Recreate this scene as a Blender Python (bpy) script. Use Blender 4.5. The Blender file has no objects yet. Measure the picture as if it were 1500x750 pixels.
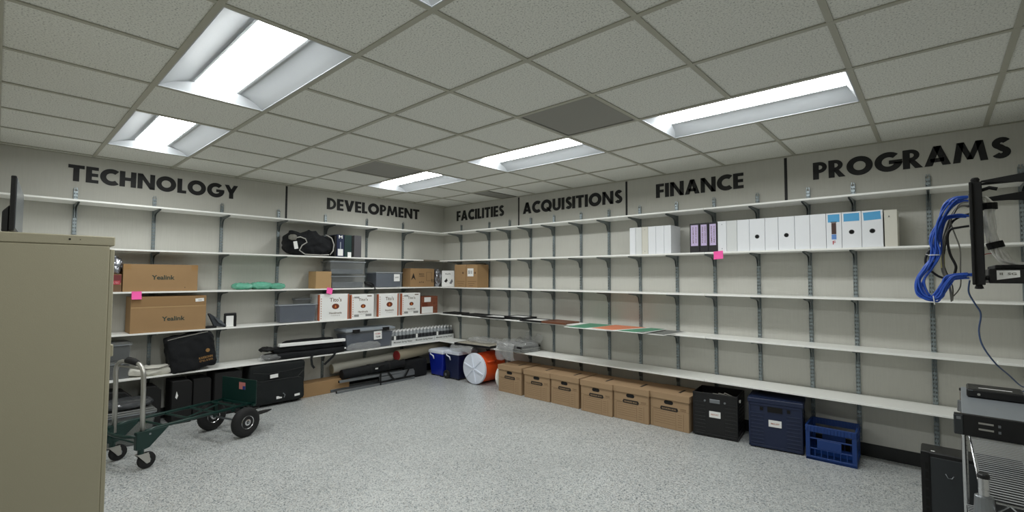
import bpy, bmesh, math, random
from mathutils import Vector, Matrix, noise
random.seed(7)
PI = math.pi
SC = bpy.context.scene
COL = SC.collection

# ------------------------------------------------------------------ camera, world, exposure
CAM_POS = Vector((5.893, -4.847, 1.4566))
YAW, PITCH, ROLL = 0.7365, 0.0442, 0.0040
fw = Vector((-math.sin(YAW) * math.cos(PITCH), math.cos(YAW) * math.cos(PITCH), math.sin(PITCH)))
r0 = Vector((math.cos(YAW), math.sin(YAW), 0)); u0 = r0.cross(fw)
rr = r0 * math.cos(ROLL) + u0 * math.sin(ROLL); uu = -r0 * math.sin(ROLL) + u0 * math.cos(ROLL)
cd = bpy.data.cameras.new('camera'); cam = bpy.data.objects.new('camera', cd); COL.objects.link(cam)
cam.matrix_world = Matrix(((rr.x, uu.x, -fw.x, CAM_POS.x), (rr.y, uu.y, -fw.y, CAM_POS.y), (rr.z, uu.z, -fw.z, CAM_POS.z), (0, 0, 0, 1)))
cd.sensor_width = 36.0; cd.lens = 684.0 / 1500.0 * 36.0; cd.clip_start = 0.02
SC.camera = cam
W = bpy.data.worlds.new('world'); SC.world = W; W.use_nodes = True
W.node_tree.nodes['Background'].inputs[0].default_value = (0.05, 0.05, 0.05, 1)
W.node_tree.nodes['Background'].inputs[1].default_value = 0.2
vs = SC.view_settings
vs.view_transform = 'Standard'; vs.look = 'None'; vs.gamma = 1.0; vs.use_curve_mapping = False
vs.exposure = 0.27
LENS_STRENGTH = 20.0
SC.cycles.max_bounces = 16; SC.cycles.diffuse_bounces = 10; SC.cycles.transparent_max_bounces = 16

# ------------------------------------------------------------------ dimensions (metres)
H = 2.5687                    # ceiling height
T = 0.6096                    # ceiling module
XE, YB = 6.50, -5.15          # far side wall and rear wall
CX = lambda k: 4.3629 - k * T      # cross tee lines
MY = lambda j: -0.6127 - (6 - j) * T   # main tee lines
ZL = [2.124, 1.700, 1.300, 0.905, 0.497]   # shelf tops on the left wall
ZR = [2.124, 1.698, 1.298, 0.893, 0.497]   # shelf tops on the right wall
DEPTH = [0.30, 0.30, 0.30, 0.30, 0.35]

# ------------------------------------------------------------------ materials
MATS = {}
def lin(c):
    return tuple((v / 12.92 if v <= 0.04045 else ((v + 0.055) / 1.055) ** 2.4) for v in c)
def rgb(r, g, b): return lin((r / 255., g / 255., b / 255.))
def mat(name, col, rough=0.6, metal=0.0, alpha=1.0, noise_amt=0.0, noise_scale=8.0, bump=0.0, bump_scale=200.0, emit=None, trans=0.0, spec=None):
    if name in MATS: return MATS[name]
    m = bpy.data.materials.new(name); m.use_nodes = True; MATS[name] = m
    nt = m.node_tree; b = nt.nodes['Principled BSDF']
    b.inputs['Base Color'].default_value = (*col, 1); b.inputs['Roughness'].default_value = rough
    b.inputs['Metallic'].default_value = metal; b.inputs['Alpha'].default_value = alpha
    if trans: b.inputs['Transmission Weight'].default_value = trans
    if spec is not None: b.inputs['Specular IOR Level'].default_value = spec
    if emit:
        b.inputs['Emission Color'].default_value = (*col, 1); b.inputs['Emission Strength'].default_value = emit
    tc = None
    if noise_amt or bump:
        tc = nt.nodes.new('ShaderNodeTexCoord')
    if noise_amt:
        n = nt.nodes.new('ShaderNodeTexNoise'); n.inputs['Scale'].default_value = noise_scale; n.inputs['Detail'].default_value = 4
        nt.links.new(tc.outputs['Object'], n.inputs['Vector'])
        mx = nt.nodes.new('ShaderNodeMix'); mx.data_type = 'RGBA'
        mx.inputs[6].default_value = (*[c * (1 - noise_amt) for c in col], 1)
        mx.inputs[7].default_value = (*[min(1, c * (1 + noise_amt)) for c in col], 1)
        nt.links.new(n.outputs['Fac'], mx.inputs[0]); nt.links.new(mx.outputs[2], b.inputs['Base Color'])
    if bump:
        n2 = nt.nodes.new('ShaderNodeTexNoise'); n2.inputs['Scale'].default_value = bump_scale
        nt.links.new(tc.outputs['Object'], n2.inputs['Vector'])
        bp = nt.nodes.new('ShaderNodeBump'); bp.inputs['Strength'].default_value = bump; bp.inputs['Distance'].default_value = 0.004
        nt.links.new(n2.outputs['Fac'], bp.inputs['Height']); nt.links.new(bp.outputs['Normal'], b.inputs['Normal'])
    return m

def nodes_of(m): return m.node_tree.nodes, m.node_tree.links
def ramp(nt, stops):
    r = nt.nodes.new('ShaderNodeValToRGB'); e = r.color_ramp.elements
    while len(e) < len(stops): e.new(0.5)
    for i, (p, c) in enumerate(stops):
        e[i].position = p; e[i].color = (*c, 1)
    return r

# wall: grey-beige vinyl with fine vertical weave
def wall_mat():
    m = mat('wall_vinyl', rgb(203, 201, 193), 0.75)
    nt = m.node_tree; b = nt.nodes['Principled BSDF']
    tc = nt.nodes.new('ShaderNodeTexCoord'); mp = nt.nodes.new('ShaderNodeMapping')
    mp.inputs['Scale'].default_value = (90, 90, 5)
    nt.links.new(tc.outputs['Object'], mp.inputs['Vector'])
    n = nt.nodes.new('ShaderNodeTexNoise'); n.inputs['Scale'].default_value = 1.0; n.inputs['Detail'].default_value = 5
    nt.links.new(mp.outputs['Vector'], n.inputs['Vector'])
    r = ramp(nt, [(0.3, rgb(189, 188, 181)), (0.7, rgb(194, 193, 186))])
    nt.links.new(n.outputs['Fac'], r.inputs['Fac']); nt.links.new(r.outputs['Color'], b.inputs['Base Color'])
    bp = nt.nodes.new('ShaderNodeBump'); bp.inputs['Strength'].default_value = 0.15; bp.inputs['Distance'].default_value = 0.003
    nt.links.new(n.outputs['Fac'], bp.inputs['Height']); nt.links.new(bp.outputs['Normal'], b.inputs['Normal'])
    return m
def floor_mat():
    m = mat('floor_flake', rgb(190, 193, 194), 0.33)
    nt = m.node_tree; b = nt.nodes['Principled BSDF']
    tc = nt.nodes.new('ShaderNodeTexCoord')
    v = nt.nodes.new('ShaderNodeTexVoronoi'); v.inputs['Scale'].default_value = 150; v.inputs['Randomness'].default_value = 1
    nt.links.new(tc.outputs['Object'], v.inputs['Vector'])
    sep = nt.nodes.new('ShaderNodeSeparateColor'); nt.links.new(v.outputs['Color'], sep.inputs[0])
    r = ramp(nt, [(0.0, rgb(108, 114, 116)), (0.09, rgb(156, 162, 164)), (0.30, rgb(189, 191, 191)), (0.62, rgb(199, 201, 199)), (0.85, rgb(213, 214, 211)), (0.95, rgb(170, 166, 160))])
    r.color_ramp.interpolation = 'CONSTANT'
    nt.links.new(sep.outputs[0], r.inputs['Fac'])
    n = nt.nodes.new('ShaderNodeTexNoise'); n.inputs['Scale'].default_value = 1.2; n.inputs['Detail'].default_value = 3
    nt.links.new(tc.outputs['Object'], n.inputs['Vector'])
    r2 = ramp(nt, [(0.35, (0.90, 0.90, 0.90)), (0.65, (1, 1, 1))]); nt.links.new(n.outputs['Fac'], r2.inputs['Fac'])
    mx = nt.nodes.new('ShaderNodeMix'); mx.data_type = 'RGBA'; mx.blend_type = 'MULTIPLY'; mx.inputs[0].default_value = 1
    nt.links.new(r.outputs['Color'], mx.inputs[6]); nt.links.new(r2.outputs['Color'], mx.inputs[7])
    nt.links.new(mx.outputs[2], b.inputs['Base Color'])
    bp = nt.nodes.new('ShaderNodeBump'); bp.inputs['Strength'].default_value = 0.08; bp.inputs['Distance'].default_value = 0.002
    nt.links.new(v.outputs['Distance'], bp.inputs['Height']); nt.links.new(bp.outputs['Normal'], b.inputs['Normal'])
    return m
def tile_mat():
    m = mat('ceiling_fissured', rgb(196, 196, 188), 0.9)
    nt = m.node_tree; b = nt.nodes['Principled BSDF']
    tc = nt.nodes.new('ShaderNodeTexCoord')
    n = nt.nodes.new('ShaderNodeTexNoise'); n.inputs['Scale'].default_value = 120; n.inputs['Detail'].default_value = 3; n.inputs['Roughness'].default_value = 0.65
    nt.links.new(tc.outputs['Object'], n.inputs['Vector'])
    r = ramp(nt, [(0.33, rgb(150, 150, 145)), (0.43, rgb(218, 218, 211)), (0.6, rgb(230, 230, 223))])
    nt.links.new(n.outputs['Fac'], r.inputs['Fac']); nt.links.new(r.outputs['Color'], b.inputs['Base Color'])
    bp = nt.nodes.new('ShaderNodeBump'); bp.inputs['Strength'].default_value = 0.3; bp.inputs['Distance'].default_value = 0.003
    nt.links.new(n.outputs['Fac'], bp.inputs['Height']); nt.links.new(bp.outputs['Normal'], b.inputs['Normal'])
    return m
def perf_mat():
    m = mat('vent_perforated', rgb(120, 119, 112), 0.6)
    nt = m.node_tree; b = nt.nodes['Principled BSDF']
    tc = nt.nodes.new('ShaderNodeTexCoord')
    v = nt.nodes.new('ShaderNodeTexVoronoi'); v.inputs['Scale'].default_value = 120; v.inputs['Randomness'].default_value = 0
    nt.links.new(tc.outputs['Object'], v.inputs['Vector'])
    r = ramp(nt, [(0.42, rgb(60, 60, 57)), (0.5, rgb(140, 139, 132))])
    nt.links.new(v.outputs['Distance'], r.inputs['Fac']); nt.links.new(r.outputs['Color'], b.inputs['Base Color'])
    return m

M_WALL, M_FLOOR, M_TILE, M_PERF = wall_mat(), floor_mat(), tile_mat(), perf_mat()
M_TEE = mat('tee_paint', rgb(172, 170, 156), 0.5)
M_BASE = mat('baseboard_rubber', rgb(22, 24, 25), 0.5)
M_WHITE = mat('white_melamine', rgb(246, 246, 242), 0.35)
M_RAWBOARD = mat('raw_board', rgb(128, 122, 108), 0.7, noise_amt=0.15)
M_GALV = mat('galvanised', rgb(146, 156, 160), 0.33, 0.75, noise_amt=0.15, noise_scale=30)
M_BRKT = mat('bracket_zinc', rgb(122, 128, 128), 0.5, 0.2)
M_BLACKVINYL = mat('letter_vinyl', rgb(24, 24, 26), 0.6)
M_TROFF = mat('troffer_white', rgb(186, 190, 194), 0.5)
M_LENS = mat('lens_glow', (0.975, 1.0, 0.99), 0.5, emit=LENS_STRENGTH)
M_CARD = mat('cardboard', rgb(160, 128, 90), 0.85, noise_amt=0.08, noise_scale=6)
M_CARD2 = mat('cardboard_light', rgb(176, 144, 102), 0.85, noise_amt=0.06, noise_scale=6)
M_CARDTAPE = mat('packing_tape', rgb(158, 122, 78), 0.3)
M_FILE = mat('kraft_file_box', rgb(160, 133, 102), 0.8, noise_amt=0.05, noise_scale=7)
M_INK = mat('ink_dark', rgb(32, 26, 22), 0.7)
M_INKB = mat('ink_brown', rgb(96, 72, 48), 0.8)
M_INKG = mat('ink_green_grey', rgb(58, 66, 56), 0.8)
M_HOLE = mat('dark_hole', rgb(12, 11, 10), 0.9)
M_PAPER = mat('paper_white', rgb(240, 240, 238), 0.7)
M_PINK = mat('pink_note', rgb(255, 96, 176), 0.7)
M_BLUENOTE = mat('blue_note', rgb(88, 168, 218), 0.7)
M_LILAC = mat('lilac_label', rgb(205, 188, 226), 0.7)
M_BINDW = mat('binder_white', rgb(236, 238, 242), 0.35)
M_BINDW2 = mat('binder_pearl', rgb(222, 224, 224), 0.3)
M_BINDG = mat('binder_cream', rgb(214, 211, 200), 0.45)
M_BINDB = mat('binder_black', rgb(38, 36, 40), 0.4)
M_BLACK = mat('black_plastic', rgb(14, 14, 16), 0.4)
M_BLACKM = mat('black_matte', rgb(10, 10, 11), 0.75)
M_FABRIC = mat('black_fabric', rgb(13, 15, 19), 0.9, bump=0.5, bump_scale=60)
M_RUBBER = mat('rubber', rgb(24, 24, 25), 0.8)
M_GREENM = mat('green_enamel', rgb(12, 46, 41), 0.35)
M_ALU = mat('aluminium_tube', rgb(190, 188, 182), 0.35, 0.8)
M_CHROME = mat('chrome', rgb(205, 206, 208), 0.2, 1.0)
M_STEEL = mat('steel_grey', rgb(140, 144, 148), 0.35, 0.8)
M_CABINET = mat('cabinet_putty', rgb(156, 150, 128), 0.5, bump=0.1, bump_scale=300)
M_CLEAR = mat('clear_plastic', rgb(205, 210, 214), 0.12, alpha=0.09)
M_CLEARG = mat('clear_grey_plastic', rgb(160, 164, 166), 0.15, alpha=0.17)
M_FILM = mat('plastic_film', rgb(205, 206, 206), 0.06, alpha=0.24, bump=1.0, bump_scale=22)
M_NAVYIN = mat('navy_contents', rgb(40, 50, 72), 0.7, noise_amt=0.2, noise_scale=9)
M_GREYLID = mat('grey_lid', rgb(150, 157, 165), 0.4)
M_SMOKELID = mat('smoky_lid', rgb(120, 122, 120), 0.3, alpha=0.75)
M_BLUE = mat('cooler_blue', rgb(18, 38, 146), 0.35)
M_NAVY = mat('cooler_navy', rgb(18, 28, 66), 0.4)
M_COOLW = mat('cooler_white', rgb(226, 232, 244), 0.35)
M_ORANGE = mat('drum_orange', rgb(226, 84, 30), 0.4)
M_CRATEN = mat('crate_navy', rgb(20, 33, 64), 0.5)
M_CRATEB = mat('crate_blue', rgb(14, 54, 118), 0.45)
M_TEAL = mat('teal_bubble', rgb(110, 186, 160), 0.15, alpha=0.95, bump=1.0, bump_scale=40)
M_SILVER = mat('silver_bag', rgb(170, 172, 180), 0.2, 0.8, bump=1.0, bump_scale=22)
M_MAROON = mat('maroon_box', rgb(112, 44, 46), 0.6)
M_REDL = mat('red_label', rgb(178, 58, 70), 0.6)
M_RUST = mat('rust_print', rgb(176, 92, 56), 0.7)
M_BROWNP = mat('brown_print', rgb(112, 50, 26), 0.7)
M_ORANGEP = mat('orange_print', rgb(214, 122, 56), 0.7)
M_PHOTO = mat('brown_photo', rgb(128, 74, 52), 0.6, noise_amt=0.7, noise_scale=22)
M_BEIGE = mat('beige_fabric', rgb(150, 142, 122), 0.8)
M_REDF = mat('red_fabric', rgb(138, 34, 34), 0.8)
M_CANVAS = mat('canvas_white', rgb(214, 212, 202), 0.85, bump=0.6, bump_scale=30)
M_GOLD = mat('gold_print', rgb(150, 112, 62), 0.7)
M_FRAMEBR = mat('frame_brown', rgb(112, 70, 50), 0.4)
M_BOARDG = mat('board_green', rgb(84, 146, 118), 0.5)
M_BOARDO = mat('board_orange', rgb(218, 132, 98), 0.5)
M_BOARDGR = mat('board_grey', rgb(120, 122, 120), 0.5)
M_DARKGREEN = mat('dark_green_cloth', rgb(18, 48, 46), 0.7)
M_NAVYB = mat('navy_cloth', rgb(24, 34, 64), 0.7)
M_GREYB = mat('grey_cloth', rgb(80, 78, 82), 0.7)
M_CABLEB = mat('cable_blue', rgb(46, 92, 196), 0.45)
M_CABLEW = mat('cable_white', rgb(244, 243, 238), 0.45)
M_CABLEG = mat('cable_grey', rgb(118, 116, 108), 0.5)
M_CABLEK = mat('cable_black', rgb(18, 18, 20), 0.5)
M_CABLER = mat('cable_red', rgb(150, 30, 34), 0.5)
M_YELLOW = mat('yellow_tag', rgb(216, 208, 130), 0.6)
M_SCREEN = mat('screen_glass', rgb(92, 98, 104), 0.25)
M_SERVTOP = mat('server_zinc', rgb(150, 156, 162), 0.4, 0.35)
M_WATER = mat('water_bottle_plastic', rgb(196, 202, 206), 0.1, alpha=0.45)
M_FLAGR = mat('flag_red', rgb(196, 120, 116), 0.6)
M_FLAGB = mat('flag_blue', rgb(40, 60, 130), 0.6)
M_CHARC = mat('charcoal_panel', rgb(44, 48, 51), 0.5)
M_WALLRED = mat('white_gloss_lid', rgb(232, 232, 226), 0.4)

# ------------------------------------------------------------------ mesh helpers
class MB:
    def __init__(self): self.v, self.f = [], []
    def add(self, vs_, fs_):
        o = len(self.v); self.v += [tuple(p) for p in vs_]; self.f += [tuple(i + o for i in f) for f in fs_]; return self
    def box(self, x0, x1, y0, y1, z0, z1):
        return self.add([(x0,y0,z0),(x1,y0,z0),(x1,y1,z0),(x0,y1,z0),(x0,y0,z1),(x1,y0,z1),(x1,y1,z1),(x0,y1,z1)],
                        [(0,3,2,1),(4,5,6,7),(0,1,5,4),(1,2,6,5),(2,3,7,6),(3,0,4,7)])
    def frustum(self, a, b, z0, z1):
        """a, b = (x0,x1,y0,y1) at bottom / top"""
        return self.add([(a[0],a[2],z0),(a[1],a[2],z0),(a[1],a[3],z0),(a[0],a[3],z0),(b[0],b[2],z1),(b[1],b[2],z1),(b[1],b[3],z1),(b[0],b[3],z1)],
                        [(0,3,2,1),(4,5,6,7),(0,1,5,4),(1,2,6,5),(2,3,7,6),(3,0,4,7)])
    def prism(self, poly, lo, hi, axis='y'):
        """extrude 2D polygon; axis y: poly=(x,z), axis x: poly=(y,z), axis z: poly=(x,y)"""
        n = len(poly)
        def p(q, t):
            return (q[0], t, q[1]) if axis == 'y' else ((t, q[0], q[1]) if axis == 'x' else (q[0], q[1], t))
        vs_ = [p(q, lo) for q in poly] + [p(q, hi) for q in poly]
        fs_ = [tuple(range(n)), tuple(range(2 * n - 1, n - 1, -1))] + [(i, i + n, (i + 1) % n + n, (i + 1) % n) for i in range(n)]
        return self.add(vs_, fs_)
    def tube(self, pts, r, seg=8, caps=True):
        pts = [Vector(p) for p in pts]; n = len(pts)
        rs = r if isinstance(r, (list, tuple)) else [r] * n
        rings = []; prev = None
        for i, p in enumerate(pts):
            t = (pts[min(i + 1, n - 1)] - pts[max(i - 1, 0)])
            t = t.normalized() if t.length > 1e-9 else Vector((0, 0, 1))
            if prev is None:
                a = Vector((0, 0, 1)) if abs(t.z) < 0.9 else Vector((1, 0, 0))
                nn = (a - t * a.dot(t)).normalized()
            else:
                nn = (prev - t * prev.dot(t)); nn = nn.normalized() if nn.length > 1e-6 else prev
            prev = nn; bb = t.cross(nn)
            rings.append([p + (nn * math.cos(2*PI*k/seg) + bb * math.sin(2*PI*k/seg)) * rs[i] for k in range(seg)])
        vs_ = [q for ring in rings for q in ring]; fs_ = []
        for i in range(n - 1):
            for k in range(seg):
                a, b = i*seg + k, i*seg + (k+1) % seg
                fs_.append((a, b, b + seg, a + seg))
        if caps:
            fs_.append(tuple(range(seg - 1, -1, -1))); fs_.append(tuple(range((n-1)*seg, n*seg)))
        return self.add(vs_, fs_)
    def cyl(self, p0, p1, r, seg=20): return self.tube([p0, p1], r, seg)
    def lathe(self, prof, origin=(0,0,0), axis='z', seg=24):
        """prof = [(radius, along)]"""
        o = Vector(origin); vs_, fs_ = [], []
        for (r, h) in prof:
            for k in range(seg):
                c, s = math.cos(2*PI*k/seg) * r, math.sin(2*PI*k/seg) * r
                d = {'z': (c, s, h), 'y': (c, h, -s), 'x': (h, c, s)}[axis]
                vs_.append(o + Vector(d))
        n = len(prof)
        for i in range(n - 1):
            for k in range(seg):
                a, b = i*seg + k, i*seg + (k+1) % seg
                fs_.append((a, b, b + seg, a + seg))
        fs_.append(tuple(range(seg-1, -1, -1))); fs_.append(tuple(range((n-1)*seg, n*seg)))
        return self.add(vs_, fs_)
    def bar(self, p0, p1, w, h, up=(0,0,1)):
        p0, p1 = Vector(p0), Vector(p1); t = (p1 - p0).normalized(); upv = Vector(up)
        s = t.cross(upv).normalized() * (w / 2); u_ = s.cross(t).normalized() * (h / 2)
        vs_ = [p0-s-u_, p0+s-u_, p0+s+u_, p0-s+u_, p1-s-u_, p1+s-u_, p1+s+u_, p1-s+u_]
        return self.add(vs_, [(0,3,2,1),(4,5,6,7),(0,1,5,4),(1,2,6,5),(2,3,7,6),(3,0,4,7)])
    def mesh(self, name, bevel=0.0, smooth=False, segs=1):
        me = bpy.data.meshes.new(name)
        me.from_pydata([tuple(v) for v in self.v], [], self.f)
        bm = bmesh.new(); bm.from_mesh(me)
        bmesh.ops.recalc_face_normals(bm, faces=bm.faces)
        if bevel:
            es = [e for e in bm.edges if len(e.link_faces) == 2 and e.calc_face_angle(0) > 0.6]
            bmesh.ops.bevel(bm, geom=es, offset=bevel, segments=segs, affect='EDGES', profile=0.5, clamp_overlap=True)
        bm.to_mesh(me); bm.free()
        if smooth:
            for p in me.polygons: p.use_smooth = True
        me.update(); return me
    def build(self, name, material, parent=None, loc=None, rotz=0.0, bevel=0.0, smooth=False, segs=1):
        return link(name, self.mesh(name, bevel, smooth, segs), material, parent, loc, rotz)

def link(name, me, material, parent=None, loc=None, rotz=0.0):
    if material and not me.materials: me.materials.append(material)
    o = bpy.data.objects.new(name, me); COL.objects.link(o)
    if parent: o.parent = parent
    if loc is not None: o.location = loc
    if rotz: o.rotation_euler.z = rotz
    return o
def sharp(o, deg=35):
    me = o.data
    for p in me.polygons: p.use_smooth = True
    me.set_sharp_from_angle(angle=math.radians(deg)); return o
def tag(o, label, cat, group=None):
    o['label'] = label; o['category'] = cat
    if group: o['group'] = group
    return o
def thing(name, label, cat, loc=(0,0,0), rotz=0.0, group=None, tilt=(0,0)):
    o = bpy.data.objects.new(name, None); COL.objects.link(o); o.empty_display_size = 0.05
    o.location = loc; o.rotation_euler = (tilt[0], tilt[1], rotz)
    return tag(o, label, cat, group)
def struct(o): o['kind'] = 'structure'; return o
# local frame of shelf things: +x = to the viewer's right, -y = front, z up, origin at the front bottom centre
def onL(along, off, z): return dict(loc=(off, along, z), rotz=PI / 2)      # left wall, front faces +x
def onR(along, off, z): return dict(loc=(along, -off, z), rotz=0.0)        # right wall, front faces -y
def copy_tree(o, parent=None):
    c = o.copy(); COL.objects.link(c); c.parent = parent
    for ch in list(o.children): copy_tree(ch, c)
    return c

FONTC = {}
def text_mesh(s, bold=0.0):
    k = (s, bold)
    if k in FONTC: return FONTC[k]
    cu = bpy.data.curves.new('txt', 'FONT'); cu.body = s; cu.size = 1.0; cu.offset = bold; cu.extrude = 0.0; cu.resolution_u = 2
    o = bpy.data.objects.new('txt', cu); COL.objects.link(o)
    dg = bpy.context.evaluated_depsgraph_get(); dg.update()
    me = bpy.data.meshes.new_from_object(o.evaluated_get(dg))
    bpy.data.objects.remove(o); bpy.data.curves.remove(cu)
    xs = [v.co.x for v in me.vertices]; ys = [v.co.y for v in me.vertices]
    FONTC[k] = ([tuple(v.co) for v in me.vertices], [tuple(p.vertices) for p in me.polygons], (min(xs), max(xs), min(ys), max(ys)))
    bpy.data.meshes.remove(me); return FONTC[k]
def text(s, width, height, x, y, z, material, parent, name='lettering', bold=0.02, face='front', tilt=0.0):
    """flat print centred at (x,z) on a front face lying at y (face front), slightly proud"""
    vs_, fs_, (a, b, c, d) = text_mesh(s, bold)
    sx, sz = width / (b - a), height / (d - c)
    mb = MB(); out = []
    for p in vs_:
        u, v = (p[0] - (a + b) / 2) * sx, (p[1] - (c + d) / 2) * sz
        u, v = u * math.cos(tilt) - v * math.sin(tilt), u * math.sin(tilt) + v * math.cos(tilt)
        out.append((x + u, y - 0.0008, z + v) if face == 'front' else (x + u, y + v, z + 0.0008))
    mb.add(out, fs_)
    return mb.build(name, material, parent)
def patch(x0, x1, z0, z1, y, material, parent, name, t=0.0012, tilt=0.0):
    mb = MB()
    if tilt:
        cx, cz = (x0 + x1) / 2, (z0 + z1) / 2
        q = [(x0, z0), (x1, z0), (x1, z1), (x0, z1)]
        q = [(cx + (a - cx) * math.cos(tilt) - (b - cz) * math.sin(tilt), cz + (a - cx) * math.sin(tilt) + (b - cz) * math.cos(tilt)) for a, b in q]
        mb.prism(q, y - t, y, 'y')
    else: mb.box(x0, x1, y - t, y, z0, z1)
    return mb.build(name, material, parent)
def soft(w, d, h, nx=14, ny=10, nz=8, p=4.0, amp=0.01, freq=7.0, seed=0, flat_bottom=True, shape=None):
    """rounded, crumpled bag-like body: superellipsoid in a w x d x h box, origin bottom front centre"""
    bm = bmesh.new(); bmesh.ops.create_cube(bm, size=2.0)
    bmesh.ops.subdivide_edges(bm, edges=bm.edges[:], cuts=nx, use_grid_fill=True)
    me = bpy.data.meshes.new('soft')
    for v in bm.verts:
        c = v.co; L = (abs(c.x)**p + abs(c.y)**p + abs(c.z)**p) ** (1/p)
        q = c / L
        n = noise.noise_vector(Vector((q.x*w*freq + seed*3.1, q.y*d*freq + seed, q.z*h*freq - seed)) ) * amp
        x, y, z = q.x * w/2 + n.x, q.y * d/2 + n.y, q.z * h/2 + n.z
        if shape: x, y, z = shape(x, y, z, w, d, h)
        z += h / 2
        if flat_bottom: z = max(z, 0.0)
        v.co = Vector((x, y + d/2, z))
    bm.to_mesh(me); bm.free()
    for f in me.polygons: f.use_smooth = True
    return me

# ------------------------------------------------------------------ the room
fl = struct(MB().box(0, XE, YB, 0, -0.05, 0).build('floor', M_FLOOR))
struct(MB().box(-0.1, 0, YB - .1, 0.1, -0.05, H + .2).build('wall_left', M_WALL))
struct(MB().box(0, XE, 0, 0.1, -0.05, H + .2).build('wall_right', M_WALL))
struct(MB().box(0, XE, YB - .1, YB, -0.05, H + .2).build('wall_rear', M_WALL))
struct(MB().box(XE, XE + .1, YB - .1, 0.1, -0.05, H + .2).build('wall_side', M_WALL))
struct(MB().box(0, 0.006, YB, 0, 0, 0.105).build('baseboard_left', M_BASE, bevel=.001))
struct(MB().box(0.006, XE, -0.006, 0, 0, 0.105).build('baseboard_right', M_BASE, bevel=.001))
struct(MB().box(0, XE, YB, YB + .006, 0, 0.105).build('baseboard_rear', M_BASE, bevel=.001))
struct(MB().box(XE - .006, XE, YB, 0, 0, 0.105).build('baseboard_side', M_BASE, bevel=.001))

ceil = struct(MB().box(0, XE, YB, 0, H + .16, H + .2).build('ceiling', M_TEE))
xs = sorted(set([0.0, XE] + [CX(k) for k in range(-4, 8) if 0.02 < CX(k) < XE - .02]))
ys = sorted(set([YB, 0.0] + [MY(j) for j in range(-3, 7) if YB + .02 < MY(j) < -.02]))
TW = 0.0135
def cell_rect(k0, k1, j0, j1): return (CX(k1), CX(k0), MY(j0), MY(j1))
LIGHTS = [(-2, 0, 0, 1), (1, 3, 0, 1), (4, 6, 0, 1), (-2, 0, 4, 5), (1, 3, 4, 5), (4, 6, 4, 5)]
VENTS = [(0, 1, 3, 4), (4, 5, 3, 4)]
taken = [cell_rect(*q) for q in LIGHTS + VENTS]
tile_cache = {}
for i in range(len(xs) - 1):
    for j in range(len(ys) - 1):
        x0, x1, y0, y1 = xs[i], xs[i+1], ys[j], ys[j+1]
        mx_, my_ = (x0 + x1) / 2, (y0 + y1) / 2
        if any(a < mx_ < b and c < my_ < d for a, b, c, d in taken): continue
        half = abs(mx_ - (CX(5) + CX(4)) / 2) < .01 and my_ > MY(6)
        if half: x0 = x0 + 0.29
        k = (round(x1 - x0, 3), round(y1 - y0, 3))
        if k not in tile_cache:
            w, d = k[0] / 2 - .004, k[1] / 2 - .004
            tile_cache[k] = MB().box(-w, w, -d, d, 0, .014).mesh('ceiling_tile', bevel=.001)
        jit = random.uniform(0, .0012)
        link('ceiling_tile', tile_cache[k], M_TILE, ceil, ((x0 + x1) / 2, my_, H + .004 + jit))
# rails: mains along x, cross tees along y
for y in ys[1:-1]:
    MB().box(0, XE, y - TW, y + TW, H - .002, H + .003).box(0, XE, y - .002, y + .002, H, H + .04).build('ceiling_rail', M_TEE, ceil)
for x in xs[1:-1]:
    for j in range(len(ys) - 1):
        y0, y1 = ys[j], ys[j+1]
        if any(a + .02 < x < b - .02 and c - .01 < (y0 + y1)/2 < d + .01 for a, b, c, d in taken): continue
        MB().box(x - TW, x + TW, y0 + TW, y1 - TW, H - .0015, H + .003).box(x - .002, x + .002, y0, y1, H, H + .04).build('ceiling_rail', M_TEE, ceil)
for q in [(0, .022, YB, 0), (XE - .022, XE, YB, 0), (.022, XE - .022, -.022, 0), (.022, XE - .022, YB, YB + .022)]:
    MB().box(*q, H - .002, H + .002).build('wall_angle', M_TEE, ceil)

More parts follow.
